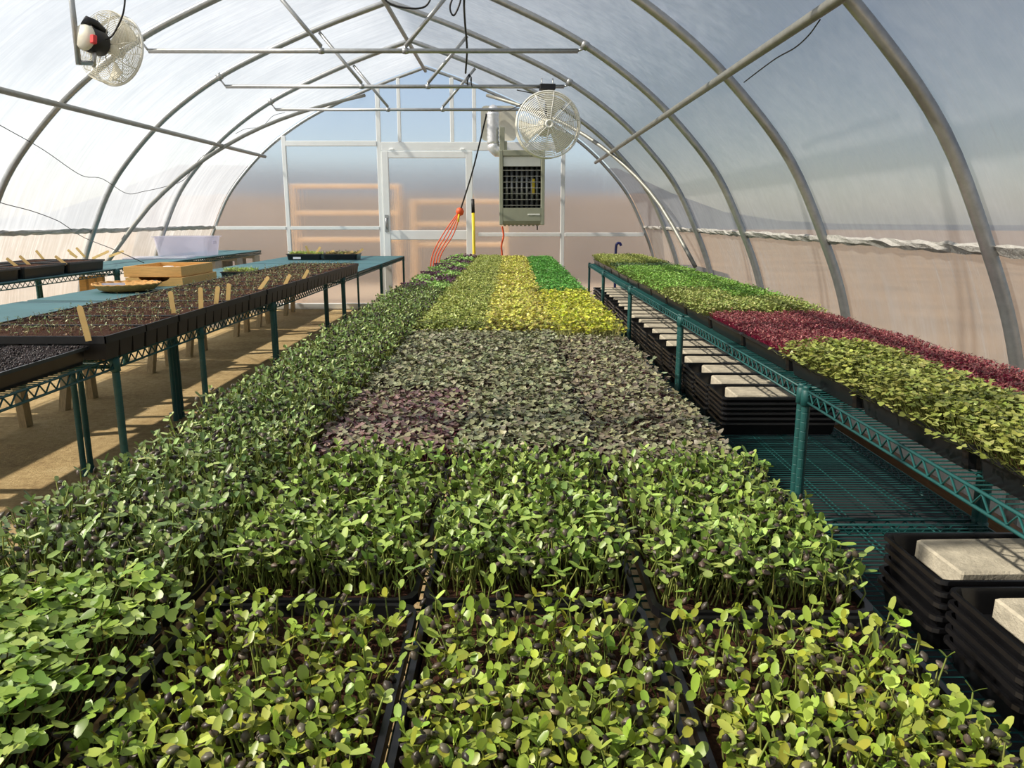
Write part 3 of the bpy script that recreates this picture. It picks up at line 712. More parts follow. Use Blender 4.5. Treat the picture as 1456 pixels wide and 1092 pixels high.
for ci in range(2):
    for k in range(16):
        y0 = r0 + MP*k
        if ci == 0: c = 'pale' if k < 4 else 'red' if k < 6 else 'lime' if k < 8 else 'bright' if k < 12 else 'deep' if k == 12 else 'olive'
        else: c = 'pale' if k < 2 else 'red' if k < 6 else 'lime' if k < 7 else 'bright' if k < 12 else 'deep' if k == 12 else 'olive'
        lab = 'tray of %s, %s column of right bench, %s from viewer' % (KIND[c], ('aisle-side', 'wall-side')[ci], NUM[k])
        greens_tray(c, rnd.randrange(3), RCX[ci], y0+TL/2, RZT+.001, lab, 'trays of microgreens on the right bench', rnd.gauss(0, .002) + (math.pi if rnd.random() < .5 else 0))

# stacks of weighted trays on the lower shelf
rs = random.Random(21)
def paver_mesh(seed):
    r = random.Random(seed); b = MB(); L, W, T = .405, .195, .05; nx, ny = 10, 6; vs = []
    for z, i in ((0, .003), (.004, 0), (T-.005, 0), (T, .005)):
        for q in rr(-L/2+i, L/2-i, -W/2+i, W/2-i, .006, 2, z): vs.append((q[0]+r.uniform(-.0012, .0012), q[1]+r.uniform(-.0012, .0012), q[2]))
    n = 12; fs = [tuple(range(n-1, -1, -1)), tuple(range(3*n, 4*n))]
    for k in range(3):
        for i in range(n): fs.append((k*n+i, k*n+(i+1) % n, (k+1)*n+(i+1) % n, (k+1)*n+i))
    return b.add(vs, fs).mesh('concrete_paver', M['paver'])
PAV = [paver_mesh(s) for s in range(4)]
stack_y = [(1.15, 5), (1.442, 5), (1.738, 5)] + [(3.56+.289*k, 6 if k < 6 else 5) for k in range(20)]
for si, (y, n) in enumerate(stack_y):
    where = ('near foreground stack, %s from the viewer' % NUM[si]) if si < 3 else ('%s stack beyond the teal post' % NUM[si-3])
    gap = (.405-.06-RZL-.002)/(n-1) if n > 1 else .03
    ox = 0 if si != 0 else .0
    for j in range(n):
        t = tag(obj('nursery_tray', TRAY_R if j == n-1 else TRAY, None, (RX+.025+TL/2+ox+rs.uniform(-.006, .006), y+rs.uniform(-.003, .003), RZL+.003+j*gap), (0, 0, R(90)+rs.gauss(0, .006))),
                'black nursery tray, %s from bottom of %s' % (NUM[j], where), 'tray', 'stacked nursery trays on the lower shelf')
    t = tag(obj('concrete_paver', rs.choice(PAV), None, (RX+.025+.075+.2025+rs.uniform(-.015, .03), y+rs.uniform(-.01, .01), RZL+.003+(n-1)*gap+.0095), (0, 0, rs.gauss(0, .012))),
            'grey concrete paver weighing down the %s' % where, 'paver', 'concrete pavers on the tray stacks')

# ------------------------------------------------------------------ left bench: deep cell trays with sparse seedlings
CT_W, CT_L, CT_H = .60, .292, .082
def cell_mb():
    b = MB(); w = .0955; vs = []
    for z, i in ((0, .008), (CT_H-.022, .002), (CT_H-.02, .0)): vs += [(-w/2+i, -w/2+i, z), (w/2-i, -w/2+i, z), (w/2-i, w/2-i, z), (-w/2+i, w/2-i, z)]
    fs = [(3, 2, 1, 0)]
    for k in range(2):
        for i in range(4): fs.append((k*4+i, k*4+(i+1) % 4, k*4+4+(i+1) % 4, k*4+4+i))
    return b.add(vs, fs)
CELL = cell_mb().mesh('cell', M['rib'])
RIM = MB().box(-CT_W/2, CT_W/2, -CT_L/2, -CT_L/2+.006, CT_H-.024, CT_H+.002).box(-CT_W/2, CT_W/2, CT_L/2-.006, CT_L/2, CT_H-.024, CT_H+.002).box(-CT_W/2, -CT_W/2+.006, -CT_L/2, CT_L/2, CT_H-.024, CT_H+.002).box(CT_W/2-.006, CT_W/2, -CT_L/2, CT_L/2, CT_H-.024, CT_H+.002).mesh('rim', M['rib'])
CSOIL = [soil_mesh(CT_W-.012, CT_L-.012, CT_H-.003, M['soil'], .006, 24, 12, s) for s in range(3)]
def seedlings_sparse(seed, n, w, l, z0, h, Lf, cols, lod=1, fall=.35):
    rg = np.random.default_rng(seed); P = Plants(); x, y = spots(rg, n, w-.03, l-.03); k = len(x)
    hh = h*rg.normal(1, .3, k); a = np.stack([x, y, np.full(k, z0)], 1); b = a + np.stack([rg.normal(0, fall*h, k), rg.normal(0, fall*h, k), np.abs(hh)], 1)
    stems(P, a, b, np.stack([rg.normal(0, .2*h, k), rg.normal(0, .2*h, k), np.zeros(k)], 1), .0009, pal(rg, k, [(150, 156, 96), (176, 160, 120)], .15))
    az = rg.uniform(0, 6.28, k); c = pal(rg, k, cols); tp = leaf_tpl('oblong', lod)
    for s in (0, 1): leaves(P, rg, b, az+s*math.pi+rg.normal(0, .5, k), rg.normal(.25, .5, k), Lf*rg.normal(1, .25, k), Lf*.42*rg.normal(1, .2, k), tp, c, .3)
    q = k; pos = np.stack([rg.uniform(-w/2+.02, w/2-.02, q), rg.uniform(-l/2+.02, l/2-.02, q), np.full(q, z0+.002)], 1)
    hulls(P, rg, pos, .008, pal(rg, q, [(150, 110, 74), (196, 168, 130), (110, 76, 54), (80, 56, 44)], .2))
    return P.mesh('seedlings', M['plant'])
TOMC = [(120, 138, 84), (100, 122, 72), (146, 152, 104), (164, 160, 116)]
CSEED = [seedlings_sparse(40+s, 90, CT_W, CT_L, CT_H-.004, .020, .0115, TOMC) for s in range(4)]
for k in range(15):
    y = 2.62 + CT_L/2 + k*.2955 + (.02 if k > 5 else 0)
    t = thing('cell_tray', 'deep black cell tray of sparse seedlings on the left bench, %s from the viewer' % NUM[k], 'tray', (LX+.042-CT_W/2, y, LZT+.008), (0, 0, rs.gauss(0, .004)), 'cell trays on the left bench')
    obj('rim', RIM, t); obj('soil', CSOIL[k % 3], t); s = obj('seedlings', CSEED[k % 4], t, None, (0, 0, 0)); s['kind'] = 'stuff'
    for i in range(6):
        for j in range(3): obj('cell', CELL, t, (-CT_W/2+.05+i*.1, -CT_L/2+.049+j*.097, 0))
# near unit: shallow trays filled with dark peat
PS = [soil_mesh(TW-.022, TL-.022, TH-.002, M['soil_dark'], .006, 16, 30, 9+s) for s in range(2)]
def crumbs(seed, n, w, l, z, cols, size):
    rg = np.random.default_rng(seed); P = Plants(); pos = np.stack([rg.uniform(-w/2, w/2, n), rg.uniform(-l/2, l/2, n), np.full(n, z)], 1)
    hulls(P, rg, pos, size, pal(rg, n, cols, .25)); return P.mesh('peat_crumbs', M['plant'])
CR = crumbs(4, 1500, TW-.03, TL-.03, TH-.003, [(62, 52, 52), (44, 36, 36), (80, 70, 68)], .008)
for k in range(3):
    for j in range(2):
        t = thing('peat_tray', 'shallow tray of dark peat, %s from viewer, %s row of left bench' % (NUM[k], ('aisle-side', 'inner')[j]), 'tray', (LX-.005-TW/2-j*(TW+.006), 2.61-TL/2-(2-k)*MP, LZT+.002), (0, 0, 0), 'peat trays at the near end of the left bench')
        obj('tray_body', TRAY, t); obj('soil', PS[(k+j) % 2], t); s = obj('peat_crumbs', CR, t); s['kind'] = 'stuff'
# wooden markers
STK = MB()
n = 8; pr = [(-.0085, 0)] + [(.0085*math.cos(math.pi-math.pi*i/n), .1065+.0085*math.sin(math.pi*i/n)) for i in range(n+1)] + [(.0085, 0)]
STK.prism(pr[::-1], -.0009, .0009); STKM = STK.mesh('plant_marker', M['stick'])
def marker(base, top, z, label, group, xr):
    p = on_z(base[0], base[1], z); q = on_y(top[0], top[1], p.y - .004); x_ = min(max(p.x, xr[0]), xr[1]); q.x += x_-p.x; p.x = x_; d = (q-p); L = d.length
    if L < .03: d = Vector((.02, 0, .1)); L = .1
    L = min(L, .17); zc = d.normalized(); yv = Vector((0, -1, .15)); xv = yv.cross(zc).normalized(); yv = zc.cross(xv)
    Mx = Matrix((xv, yv, zc)).transposed().to_4x4(); Mx.translation = p - zc*.012
    o = obj('plant_marker', STKM, None); o.matrix_world = Mx @ Matrix.Diagonal((1.25, 1, (L+.012)/.115, 1)); tag(o, label, 'marker', group)
zs = LZT+.008+CT_H-.002
for k, (b, t) in enumerate([((125, 480), (112.6, 434.6)), ((247, 445.6), (242, 414)), ((289, 439), (288, 408.5)), ((307, 432), (310, 407)), ((326, 428), (327.5, 403)), ((369.5, 411), (382, 393.4)), ((407.5, 404.5), (415, 390)), ((443.7, 397), (451, 383.6))]):
    marker(b, t, zs, 'wooden plant marker in the front cell trays of the left bench, %s from the viewer' % NUM[k], 'markers in the left cell trays', (LX-.5, LX+.028))
# trays on the wall-side bench
for k in range(4):
    for j in range(2):
        t = thing('soil_tray', 'tray of brown soil against left wall, %s from viewer in %s row' % (NUM[k], ('front', 'back')[j]), 'tray', (CX-.02-TW/2-j*(TW+.012), 4.70-.54+TL/2+k*.553, CZ+.009), (0, 0, rs.gauss(0, .01)), 'soil trays on the left wall bench')
        obj('tray_body', TRAY, t, None).scale = (1, 1, 1.35); obj('soil', SOIL, t, (0, 0, .024))
zs = CZ+.009+.074
for k, (b, t) in enumerate([((23, 378), (9, 367)), ((41, 376), (27.5, 363.7)), ((43, 369), (32, 356)), ((49, 365), (37, 355)), ((54, 364), (42.6, 352)), ((96, 365), (87, 359.5)), ((112, 375), (97.5, 364)), ((133, 367), (155, 357)), ((157, 364), (176, 357))]):
    marker(b, t, zs, 'wooden plant marker slanting in the soil trays by the left wall, %s from left' % NUM[k], 'markers in the wall trays', (CX-.56, CX-.04))

# two small seedling flats at the far end
FS = [seedlings_sparse(70+s, 420, TW, TL*.5, TH-.006, .022, .016, [(150, 176, 70), (130, 160, 60), (170, 188, 90)] if s == 0 else [(120, 120, 60), (104, 84, 52), (140, 150, 70)], 2) for s in range(2)]
HT = tray_mb(.42, .30, TH+.01).mesh('tray_body', M['black']); HS = soil_mesh(.40, .28, TH-.002, M['soil'], .005, 10, 8, 3)
FSP = [seedlings_sparse(80+s, 380, .40, .28, TH-.004, .024, .018, [(160, 186, 70), (140, 170, 64), (176, 196, 90)] if s == 0 else [(120, 110, 60), (104, 80, 52), (140, 150, 70)], 2) for s in range(2)]
for k, px in enumerate((427, 472)):
    p = on_z(px, 367, LZT+.008)
    t = thing('seed_flat', ['black seed flat of light green seedlings on the far left bench', 'black seed flat of sparse brown-green seedlings on the far left bench'][k], 'tray', (p.x, 9.38 + .0*k, LZT+.009), (0, 0, 0), 'seed flats on the far left bench')
    t.location.x = -2.46 + k*.43
    obj('tray_body', HT, t); obj('soil', HS, t); s = obj('seedlings', FSP[k], t); s['kind'] = 'stuff'
    MB().box(-.12, -.03, -.1535, -.1505, .012, .036).build('paper_label', M['paper'], t) if k == 0 else None
zf = LZT+.009+TH
for k, (x, y, rx, ry) in enumerate([(-2.40, 9.30, .1, -.35), (-2.34, 9.32, -.3, .55), (-2.22, 9.36, .2, 1.2), (-1.98, 9.28, .2, 1.25), (-1.86, 9.34, .1, .9)]):
    o = obj('plant_marker', STKM, None, (x, y, zf-.005+(.008 if ry > 1 else 0)), (rx, ry, 0)); o.scale = (1.6, 1, 1.0)
    tag(o, 'pale plant marker in the small seed flats near the door, %s from left' % NUM[k], 'marker', 'markers in the seed flats')

# seed boxes, basket, tote on the left bench
def wbox(x0, x1, y0, y1, z0, hgt, label, base=True, notch=False):
    t = thing('wooden_seed_box', label, 'box', ((x0+x1)/2, (y0+y1)/2, z0)); w, l = (x1-x0)/2, (y1-y0)/2; th = .013
    if notch:
        pts = [(-w, 0), (w, 0), (w, hgt)] + [(w*.55*math.cos(a), hgt - .035*math.sin(a)) for a in [math.pi*i/10 for i in range(11)]] + [(-w, hgt)]
        MB().prism(pts, -l, -l+th).build('front_board', M['wood'], t)
    else: MB().bbox(-w, w, -l, -l+th, 0, hgt, .002).build('front_board', M['wood'], t)
    MB().bbox(-w, w, l-th, l, 0, hgt, .002).build('back_board', M['wood'], t)
    MB().bbox(-w, -w+th, -l+th, l-th, 0, hgt, .002).build('side_board', M['wood'], t); MB().bbox(w-th, w, -l+th, l-th, 0, hgt, .002).build('side_board', M['wood'], t)
    if base:
        for i in range(5):
            a = -w+th+(2*w-2*th)*i/5; MB().box(a+.001, a+(2*w-2*th)/5-.001, -l+th, l-th, .002, .009).build('bottom_slat', M['wood'], t)
    return t
zb = LZT+.007
wbox(-2.79, -2.38, 5.62, 6.28, zb, .062, 'lower pine seed box with scooped front under another box on the left bench', notch=True)
wbox(-2.82, -2.40, 5.66, 6.26, zb+.063, .075, 'upper pine seed box stacked on another box on the left bench')
pp = MB()
for i in range(5):
    a = rnd.uniform(0, 6.28); Mx = Matrix.Translation((rnd.uniform(-.05, .05), rnd.uniform(-.02, .02), .012+i*.007)) @ Matrix.Rotation(a, 4, 'Z') @ Matrix.Rotation(rnd.uniform(-.35, .35), 4, 'X')
    pp.box(-.045, .045, -.03, .03, 0, .0015, Mx)
tag(pp.build('crumpled_tissue', M['paper'], None, (-2.60, 5.55, zb+.0)), 'crumpled white paper in front of the lower pine seed box', 'paper')
tag(MB().bbox(-.035, .035, -.03, .03, 0, .05, .006).bbox(.045, .085, -.03, .03, 0, .045, .006).build('seed_packet', M['paper'], None, (-2.64, 6.0, zb+.073)), 'small white packet lying in the upper pine seed box', 'packet')
bk = thing('wicker_basket', 'round shallow wicker basket with blue-white paper on the left bench', 'basket', (-2.60, 5.25, zb))
MB().lathe([(.001, .004), (.13, .002), (.17, .012), (.205, .042), (.212, .05), (.206, .052), (.168, .020), (.13, .010), (.001, .009)], 28).build('bowl', M['wicker'], bk)
b = MB()
for k in range(3): b.tube([(.2+.008*k*0 + .004*k, 0, 0)], .004, 6) if False else None
ring = [((.209+.004*math.sin(i*1.9))*math.cos(i*math.pi/36), (.209+.004*math.sin(i*1.9))*math.sin(i*math.pi/36), .051+.003*math.cos(i*1.9)) for i in range(72)]
MB().tube(ring, .006, 6, False, True).build('braided_rim', M['wicker'], bk)
Mx = Matrix.Translation((-.06, -.06, .03)) @ Matrix.Rotation(.4, 4, 'Z') @ Matrix.Rotation(.25, 4, 'X')
tag(MB().box(-.07, .07, -.045, .045, 0, .002, Mx).box(-.07, .07, -.001, .001, 0, .03, Mx).build('folded_leaflet', simple('pale_blue_paper', (206, 218, 240), .7), None, bk.location), 'folded pale blue leaflet lying in the wicker basket', 'leaflet')
# clear tote
tt = thing('storage_tote', 'clear plastic storage tote standing on the far left shelf', 'tote', (CX-.33, 8.75, CZ+.008))
b = MB(); vs = []
for z, i in ((0, .03), (.20, .006), (.205, -.012), (.215, -.012), (.215, .010), (.006, .034)): vs += rr(-.30+i, .30-i, -.21+i, .21-i, .03, 3, z)
n = 16; fs = [tuple(range(n-1, -1, -1)), tuple(range(5*n, 6*n))]
for k in range(5):
    for i in range(n): fs.append((k*n+i, k*n+(i+1) % n, (k+1)*n+(i+1) % n, (k+1)*n+i))
b.add(vs, fs).build('tote_body', M['clear'], tt); MB().bbox(.296, .304, -.05, .05, .13, .16, .003).build('handle_grip', M['clear'], tt)
tag(MB().bbox(-.31, .31, -.20, .20, 0, .018, .006).build('tote_lid', M['clear'], None, (CX-.36, 8.10, CZ+.008), (0, 0, .15)), 'clear plastic tote lid lying flat before the storage tote', 'lid')
t = thing('herb_flat', 'small black flat of yellow-green seedlings behind the pine seed boxes', 'tray', (-2.30, 6.62, zb)); 
obj('tray_body', HT, t).scale = (.7, .7, .6); s = obj('seedlings', FSP[0], t, (0, 0, -.022)); s.scale = (.7, .7, 1); s['kind'] = 'stuff'; obj('soil', HS, t, (0, 0, -.02)).scale = (.7, .7, 1)
tag(MB().lathe([(.001, 0), (.09, 0), (.105, .19), (.11, .2), (.10, .2), (.088, .01), (.001, .01)], 20).build('white_bucket', M['white'], None, (-3.55, 4.35, .25)), 'white tub standing under the left wall bench', 'bucket')
tag(MB().bbox(-.2, .2, -.25, .25, 0, .25).build('timber_offcut', M['leg'], None, (-3.55, 4.35, 0)), 'rough timber block under the left wall bench', 'timber')
for k, px in enumerate((119, 128, 136)):
    x = on_y(px, 400, 6.3+.12*k).x
    tag(MB().bbox(-.03, .03, -.02, .02, 0, .74).build('timber_board', M['wood'], None, (x, 6.3+.16*k, 0), (0, 0, 0)), 'upright orange-tan board under the left wall bench, %s from left' % NUM[k], 'board', 'boards under the wall bench')

# ------------------------------------------------------------------ fans
def fan(root, rad, dep, blades, rings, spin=0):
    # local +Z is the direction the fan blows
    g = MB(); 
    for i in range(rings):
        r = rad*(.14+.86*i/(rings-1)); z = dep*.5*(1-(r/rad)**2*.55) if i < rings-1 else dep*.22
        g.tube([(r*math.cos(a), r*math.sin(a), z) for a in [2*math.pi*k/40 for k in range(40)]], rad*.0105 if i < rings-1 else .007, 4 if i < rings-1 else 8, False, True)
    g.build('front_guard', M['white'], root)
    g = MB()
    for k in range(10):
        a = 2*math.pi*k/10+.15; pts = []
        for i in range(6):
            r = rad*(.05+.95*i/5); pts.append((r*math.cos(a), r*math.sin(a), dep*.5*(1-(r/rad)**2*.55)+.002))
        g.tube(pts, rad*.012, 5)
    g.lathe([(rad*.14, dep*.5), (rad*.14, dep*.5+.004), (rad*.07, dep*.5+.005), (rad*.07, dep*.5)], 20); g.build('guard_spokes', M['white'], root)
    g = MB(); nb = rings+4
    for i in range(nb):
        f_ = i/(nb-1)
        if f_ < .6: r = rad*(.25+.75*f_/.6); z = -dep*.5
        else: r = rad*(1.0-.0*(f_)); z = -dep*.5 + dep*.72*(f_-.6)/.4
        if f_ < .6: r = rad*(.25+.68*f_/.6)
        g.tube([(r*math.cos(a), r*math.sin(a), z) for a in [2*math.pi*k/36 for k in range(36)]], rad*.0085, 4, False, True)
    for k in range(10):
        a = 2*math.pi*k/10; c, s = math.cos(a), math.sin(a)
        g.tube([(rad*.2*c, rad*.2*s, -dep*.5), (rad*.93*c, rad*.93*s, -dep*.5), (rad*c, rad*s, -dep*.36), (rad*c, rad*s, dep*.22)], .0022, 5)
    g.build('rear_guard', M['cream'], root)
    for k in range(blades):
        a0 = 2*math.pi*k/blades + spin; vs = []; nr, na = 5, 5
        for i in range(nr):
            r = rad*(.16+.74*i/(nr-1)); half_ = .30+.14*i/(nr-1)
            for j in range(na):
                a = a0 + (j/(na-1)-.5)*2*half_; z = (j/(na-1)-.5)*dep*.42*(1-.3*i/(nr-1)); vs.append((r*math.cos(a), r*math.sin(a), z))
        m = len(vs); vs += [(x, y, z-.003) for x, y, z in vs]
        fs = [(i*na+j, i*na+j+1, (i+1)*na+j+1, (i+1)*na+j) for i in range(nr-1) for j in range(na-1)]
        fs += [tuple(m+q for q in f_[::-1]) for f_ in fs]
        MB().add(vs, fs, True).build('blade', M['cream'], root)
    MB().lathe([(.001, dep*.22), (rad*.15, dep*.2), (rad*.17, -dep*.2), (.001, -dep*.25)], 18).build('hub', M['cream'], root)
# right-hand fan: faces the viewer
T2Y = hoop_y[2]; c2 = on_y(779, 178, T2Y-.06)
f2 = thing('circulation_fan', 'white caged circulation fan facing the viewer above the heater', 'fan', c2, (R(90)+.0, 0, R(6)))
fan(f2, .288, .20, 3, 17, R(75))
MB().lathe([(.001, -.26), (.075, -.26), (.08, -.10), (.05, -.08), (.001, -.08)], 18).build('motor', M['cream'], f2)
zt = H+1.17 - c2.z
MB().tube([(0, 0.0, -.12), (0, .30, -.12)], .012, 8).bbox(-.07, .07, zt-.03, zt+.02, -.11, -.02, .003).build('bracket', M['rubber'], f2)
for dx in (-.05, .05): MB().tube([(dx, zt-.03, -.06), (dx, zt+.07, -.06)], .005, 6).build('bolt', M['steel'], f2)
# left-hand fan: seen from behind
T0Y = hoop_y[4]; c1 = on_y(160, 70, T0Y)
f1 = thing('circulation_fan', 'white caged circulation fan seen from behind, hung on a pipe at upper left', 'fan', c1)
face = Vector((.34, .92, -.14)).normalized(); f1.rotation_euler = face.to_track_quat('Z', 'Y').to_euler()
fan(f1, .178, .12, 3, 18, R(20))
MB().lathe([(.001, -.06), (.052, -.06), (.062, -.07), (.062, -.155), (.05, -.165), (.001, -.165)], 20).build('motor', M['rubber'], f1)
MB().lathe([(.001, -.200), (.05, -.198), (.062, -.185), (.064, -.164), (.03, -.162)], 20).build('motor_cap', M['cream'], f1)
Mq = f1.rotation_euler.to_matrix().inverted()
def loc1(px, py, y): return Mq @ (on_y(px, py, y) - c1)
q = loc1(133, 56, T0Y-.22); MB().bbox(q.x-.013, q.x+.013, q.y-.021, q.y+.021, q.z-.012, q.z+.012, .003).build('switch', M['red'], f1)
cb = MB(); q0 = Mq @ Vector((0, 0, .075)); up_ = Mq @ Vector((0, 0, 1))
cb.tube([Vector((0, 0, -.16))+up_*.06, Vector((0, 0, -.14))+up_*.092, Vector((0, 0, -.10))+up_*.092, Vector((0, 0, -.04))+up_*.062], .022, 8); cb.build('capacitor_cover', M['rubber'], f1)
pt = on_y(112, 92, T0Y-.17); px_ = pt.x
pw = lambda p: Mq @ (Vector(p) - c1)
MB().tube([pw((px_, T0Y-.17, pt.z)), pw((px_, T0Y-.17, H+1.27))], .014, 10).build('hanger_pipe', M['steel'], f1)
mb = MB(); m1 = on_y(133, 88, T0Y-.15)
mb.tube([pw((px_, T0Y-.17, pt.z+.01)), pw((m1.x, T0Y-.15, pt.z+.01))], .012, 4); mb.tube([pw((m1.x, T0Y-.15, pt.z-.005)), Vector((0, 0, -.11))], .010, 6); mb.build('bracket', M['steel'], f1)

def cord(name, pts, r, mat, label, cat, n=6, kind=None):
    sm = catmull([tuple(p) for p in pts], 6); o = MB().tube(sm, r, n).build(name, mat); return tag(o, label, cat, None, kind)
y = T0Y-.12
cord('power_cable', [on_y(150, 57, y), on_y(160, 50, y), on_y(172, 28, y), on_y(177, 8, y), on_y(178, -20, y)], .0045, M['rubber'], 'black power cable rising from the upper left fan', 'cable')
y = hoop_y[3]-.03
cord('ceiling_cable', [on_y(662, 104, y+.9), on_y(664, 70, y+.6), on_y(661, 30, y+.3), on_y(660, 0, y), on_y(664, -24, y)], .008, M['rubber'], 'thick black cable dropping from the roof to the far strut', 'cable')
cord('ceiling_cable', [on_y(652, -20, y), on_y(640, 8, y), on_y(645, 22, y), on_y(654, 4, y), on_y(657, -20, y)], .007, M['rubber'], 'small black cable loop hanging at the top near the ridge', 'cable')
cord('ceiling_cable', [on_y(538, -20, y), on_y(550, 2, y), on_y(575, 11, y), on_y(605, 9, y), on_y(618, -18, y)], .007, M['rubber'], 'black cable sagging across the ridge at the top', 'cable')
g = thing('cable_bundle', 'tied bundle of black cable ends on the far right strut', 'cable', on_y(667, 105, y+.9))
for k in range(4):
    a = k*1.7; MB().tube([(0, 0, 0), (.02*math.cos(a), 0, -.03), (.025*math.cos(a+.8), .01, -.07-.01*k)], .004, 5).build('cable_end', M['rubber'], g)
# wires strung along the left film
def on_film(px, py, side=-1):
    d = ray(px, py); o = Vector((0, 0, H)); lo = .5
    for k in range(600):
        t = .8 + k*.02; p = o + d*t; u = p.x-GX
        if p.y > YE-.05 or (abs(u) > 3.04) or p.z > skin_z(u)-.03: return p
    return p
cord('film_wire', [on_film(*p) for p in ((-30, 160), (0, 178), (60, 212), (115, 249), (145, 254), (180, 275), (205, 272), (236, 265), (262, 255), (285, 225), (312, 208))], .0028, M['rubber'], 'thin dark wire drooping along the left film', 'wire')
cord('film_wire', [on_film(*p) for p in ((-30, 275), (0, 288), (45, 300), (80, 313), (95, 322), (120, 338))] + [on_z(165, 356, .95), on_z(205, 374, .85)], .0032, M['rubber'], 'thin dark wire running down the left film to the wall bench', 'wire')
cord('film_wire', [on_film(*p) for p in ((335, 190), (350, 183), (372, 180), (388, 165), (405, 160))], .0025, M['rubber'], 'short thin wire near the far left roof brace', 'wire')
cord('film_wire', [on_film(*p, 1) for p in ((1166, 28), (1150, 50), (1130, 68), (1105, 82), (1080, 100), (1058, 117))], .003, M['rubber'], 'thin dark wire hanging under the right roof pipe', 'wire')
y = hoop_y[1]-.02
cord('tie_wire', [on_y(735, 128, hoop_y[2]), on_y(760, 135, hoop_y[2]-.02), on_y(742, 148, hoop_y[2]+.3), on_y(720, 157, y), on_y(698, 158, y)], .005, M['rubber'], 'black wire looped between the roof ties beside the white fan', 'wire')

# ------------------------------------------------------------------ heater and flue
hy0, hy1 = 9.45, 9.95
a = on_y(710, 320, hy0); b = on_y(775, 213, hy0); hx0, hx1, hz0, hz1 = a.x, b.x, a.z, b.z
ht = thing('unit_heater', 'grey-green gas unit heater with open louvred front hung by the far wall', 'heater', ((hx0+hx1)/2, (hy0+hy1)/2, hz0))
W2 = (hx1-hx0)/2; D2 = .25; HH = hz1-hz0; fr = .045; ob = .20; ot = .07
MB().bbox(-W2, -W2+fr, -D2, D2, 0, HH, .006).bbox(W2-fr, W2, -D2, D2, 0, HH, .006).bbox(-W2+fr, W2-fr, -D2+.001, D2, HH-ot, HH-.001, .006).bbox(-W2+fr, W2-fr, .02, D2, .0, HH-ot, .006).build('cabinet', M['heater'], ht)
bp = [(-D2-.0, ob), (-D2-.0, .05), (-D2+.02, .012), (-D2+.05, 0), (D2-.24, 0), (D2-.24, ob)]
vs = [(-W2+fr, y, z) for y, z in bp] + [(W2-fr, y, z) for y, z in bp]; n = len(bp)
MB().add(vs, [tuple(range(n)), tuple(range(2*n-1, n-1, -1))] + [(i, n+i, n+(i+1) % n, (i+1) % n) for i in range(n)]).build('lower_panel', M['heater'], ht)
MB().box(-W2+fr, W2-fr, -.03, .019, ob, HH-ot).build('dark_back', M['dark'], ht)
MB().bbox(-W2+fr+.002, W2-fr-.002, -D2+.03, -D2+.06, HH-ot-.115, HH-ot-.001, .003).build('deflector', M['white'], ht)
zo = HH-ot-.125-ob
for i in range(7):
    x = -W2+fr + (2*W2-2*fr)*(i+.7)/7.4
    MB().tube([(x, -.12, ob), (x, -.12, HH-ot-.118)], .018, 8).build('heat_tube', M['steel'], ht)
for i in range(7):
    z = ob + zo*(i+.45)/7
    MB().bbox(-W2+fr, W2-fr, -D2+.006, -D2+.046, z-.004, z+.004, .001).build('louver', M['steel_old'], ht)
MB().bbox(W2-.20, W2-.055, -D2-.004, -D2+.0, .115, .132, .001).build('badge', M['white'], ht)
MB().box(.02+W2*.38, .02+W2*.38+.03, -D2+.075, -D2+.078, ob+.16, ob+.34).build('warning_label', M['yellow'], ht)
ring = [(.10*math.cos(t_)*1.4, -.06, ob+.26+.10*math.sin(t_)) for t_ in [2*math.pi*k/20 for k in range(20)]]
MB().tube(ring, .012, 6, False, True).build('blower_ring', M['steel'], ht)
for i in range(9): MB().box(-W2+.05+i*(2*W2-.1)/9, -W2+.08+i*(2*W2-.1)/9, -D2+.05, -D2+.08, -.012, 0).build('vent_foot', M['heater'], ht)
MB().tube([(W2-.08, -.1, 0), (W2-.08, -.1, -.06)], .008, 6).build('drain_stub', M['rubber'], ht)
xs = on_y(714, 190, 9.7).x - ht.location.x
MB().bbox(xs-.03, xs+.03, -.03, .03, HH, HH+.28, .004).bbox(xs-.02, xs+.06, -.02, .06, HH, HH+.12, .004).build('hanger_bracket', M['heater'], ht)
fx = on_y(701, 190, 9.75).x
fl = thing('flue_duct', 'silver foil flue duct elbowing into the left of the heater', 'duct', (fx, 9.75, 0))
ztop = on_y(701, 160, 9.75).z; zel = on_y(701, 205, 9.75).z
pts = [(0, 0, ztop)]; rad_ = [.072]
for i in range(1, 15): pts.append((0, 0, ztop+(zel-ztop)*i/14)); rad_.append(.072 + (.006 if i % 2 else -.004))
MB().tube(pts, rad_, 14).build('riser', M['foil'], fl)
xe = (hx0 - fx) + .01; rr_ = .08
pts = [(0, 0, zel)] + [(rr_*(1-math.cos(t_)), 0, zel-rr_*math.sin(t_)) for t_ in [math.pi/2*k/4 for k in range(1, 5)]] + [(max(xe, rr_+.01), 0, zel-rr_)]
MB().tube(pts, [.072, .078, .070, .078, .070, .066], 12).build('elbow', M['foil'], fl)
MB().tube([(0, 0, ztop-.02), (0, .15, ztop+.05), (0, YE-9.75-.03, ztop+.05)], .062, 14).build('wall_run', M['foil'], fl)
a = on_y(684, 200, YE-.03); b = on_y(734, 150, YE-.03)
pl = thing('vent_plate', 'pale rounded vent plate on the far wall behind the flue', 'panel', (0, 0, 0))
MB().add([(p[0], YE-.008, p[1]) for p in [(q[0], q[1]) for q in rr(a.x, b.x, a.z, b.z, .06, 4, 0)]] + [(q[0], YE-.002, q[1]) for q in rr(a.x, b.x, a.z, b.z, .06, 4, 0)],
         [tuple(range(20)), tuple(range(39, 19, -1))] + [(i, 20+i, 20+(i+1) % 20, (i+1) % 20) for i in range(20)]).build('plate', M['cream'], pl)

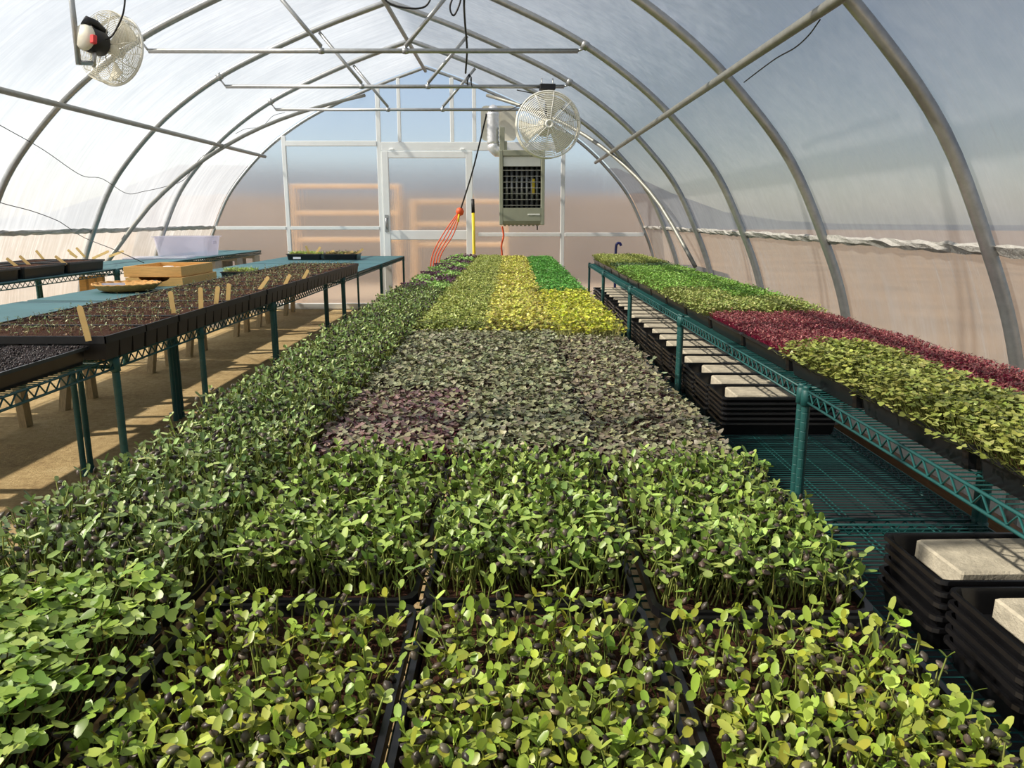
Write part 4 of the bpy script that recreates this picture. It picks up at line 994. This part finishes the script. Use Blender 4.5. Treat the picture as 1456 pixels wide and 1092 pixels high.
# ------------------------------------------------------------------ tools and cords by the door
yp = 9.75; x = on_y(673, 320, yp).x; zt = on_y(671, 283, yp).z
t = thing('tool_handle', 'yellow fibreglass tool handle with black grip standing beside the door', 'tool', (x, yp, 0))
MB().tube([(.012, 0, 0), (0, 0, zt-.16)], .020, 10).build('shaft', M['yellow'], t); MB().tube([(0, 0, zt-.165), (-.004, 0, zt)], [.022, .021], 10).build('grip', M['rubber'], t)
yc = 9.55
t = thing('extension_cord', 'orange extension cord hung in long loops from a black line near the door', 'cord', (0, 0, 0))
top = on_y(654, 301, yc)
for k, (ex, w_) in enumerate(((614, -4), (618, -1), (622, 2), (626, 5))):
    e = on_y(ex, 366, yc); m_ = on_y((654+ex)/2 + w_, 333, yc)
    MB().tube(catmull([top + Vector((.01*(k-1.5), -.01*k, 0)), m_ + Vector((0, -.01*k, 0)), e + Vector((0, -.01*k, 0)), e + Vector((-.03, 0, -.35))], 6), .0075, 6).build('strand', M['orange'], t)
MB().lathe([(.001, -.05), (.035, -.04), (.05, 0), (.035, .04), (.001, .05)], 12, Matrix.Translation(top)).build('knot', M['orange'], t)
MB().tube([top + Vector((-.01, -.03, -.03)), top+Vector((-.02, -.04, -.12))], .012, 6).build('plug', M['yellow'], t)
cord('hanging_line', [on_y(691, 163, hoop_y[1]), on_y(690, 170, hoop_y[1]+.03), on_y(672, 243, 9.3), top], .009, M['rubber'], 'black line slanting from the roof tie to the orange cord', 'line')
cord('orange_lead', [on_y(714, 322, 9.6), on_y(716, 335, 9.6), on_y(713, 350, 9.6), on_y(714, 366, 9.6), on_y(714, 430, 9.6)], .012, M['orange'], 'orange lead hanging straight down under the heater', 'cord')
bx = on_y(877, 360, 9.62).x; z1 = on_y(877, 346, 9.62).z; z0 = on_y(877, 364, 9.62).z
t = thing('bent_pipe', 'dark blue bent pipe rising behind the far end of the right bench', 'pipe', (bx, 9.62, 0))
MB().tube(catmull([(.05, 0, z1-.03), (.035, 0, z1), (0, 0, z1-.005), (-.012, 0, z1-.06), (-.012, 0, z0-.06), (-.012, 0, 0)], 5), .016, 8).build('pipe', M['navy'], t)
MB().bbox(-.01, .07, -.03, .03, z0-.03, z0+.02, .008).build('valve', M['navy'], t)
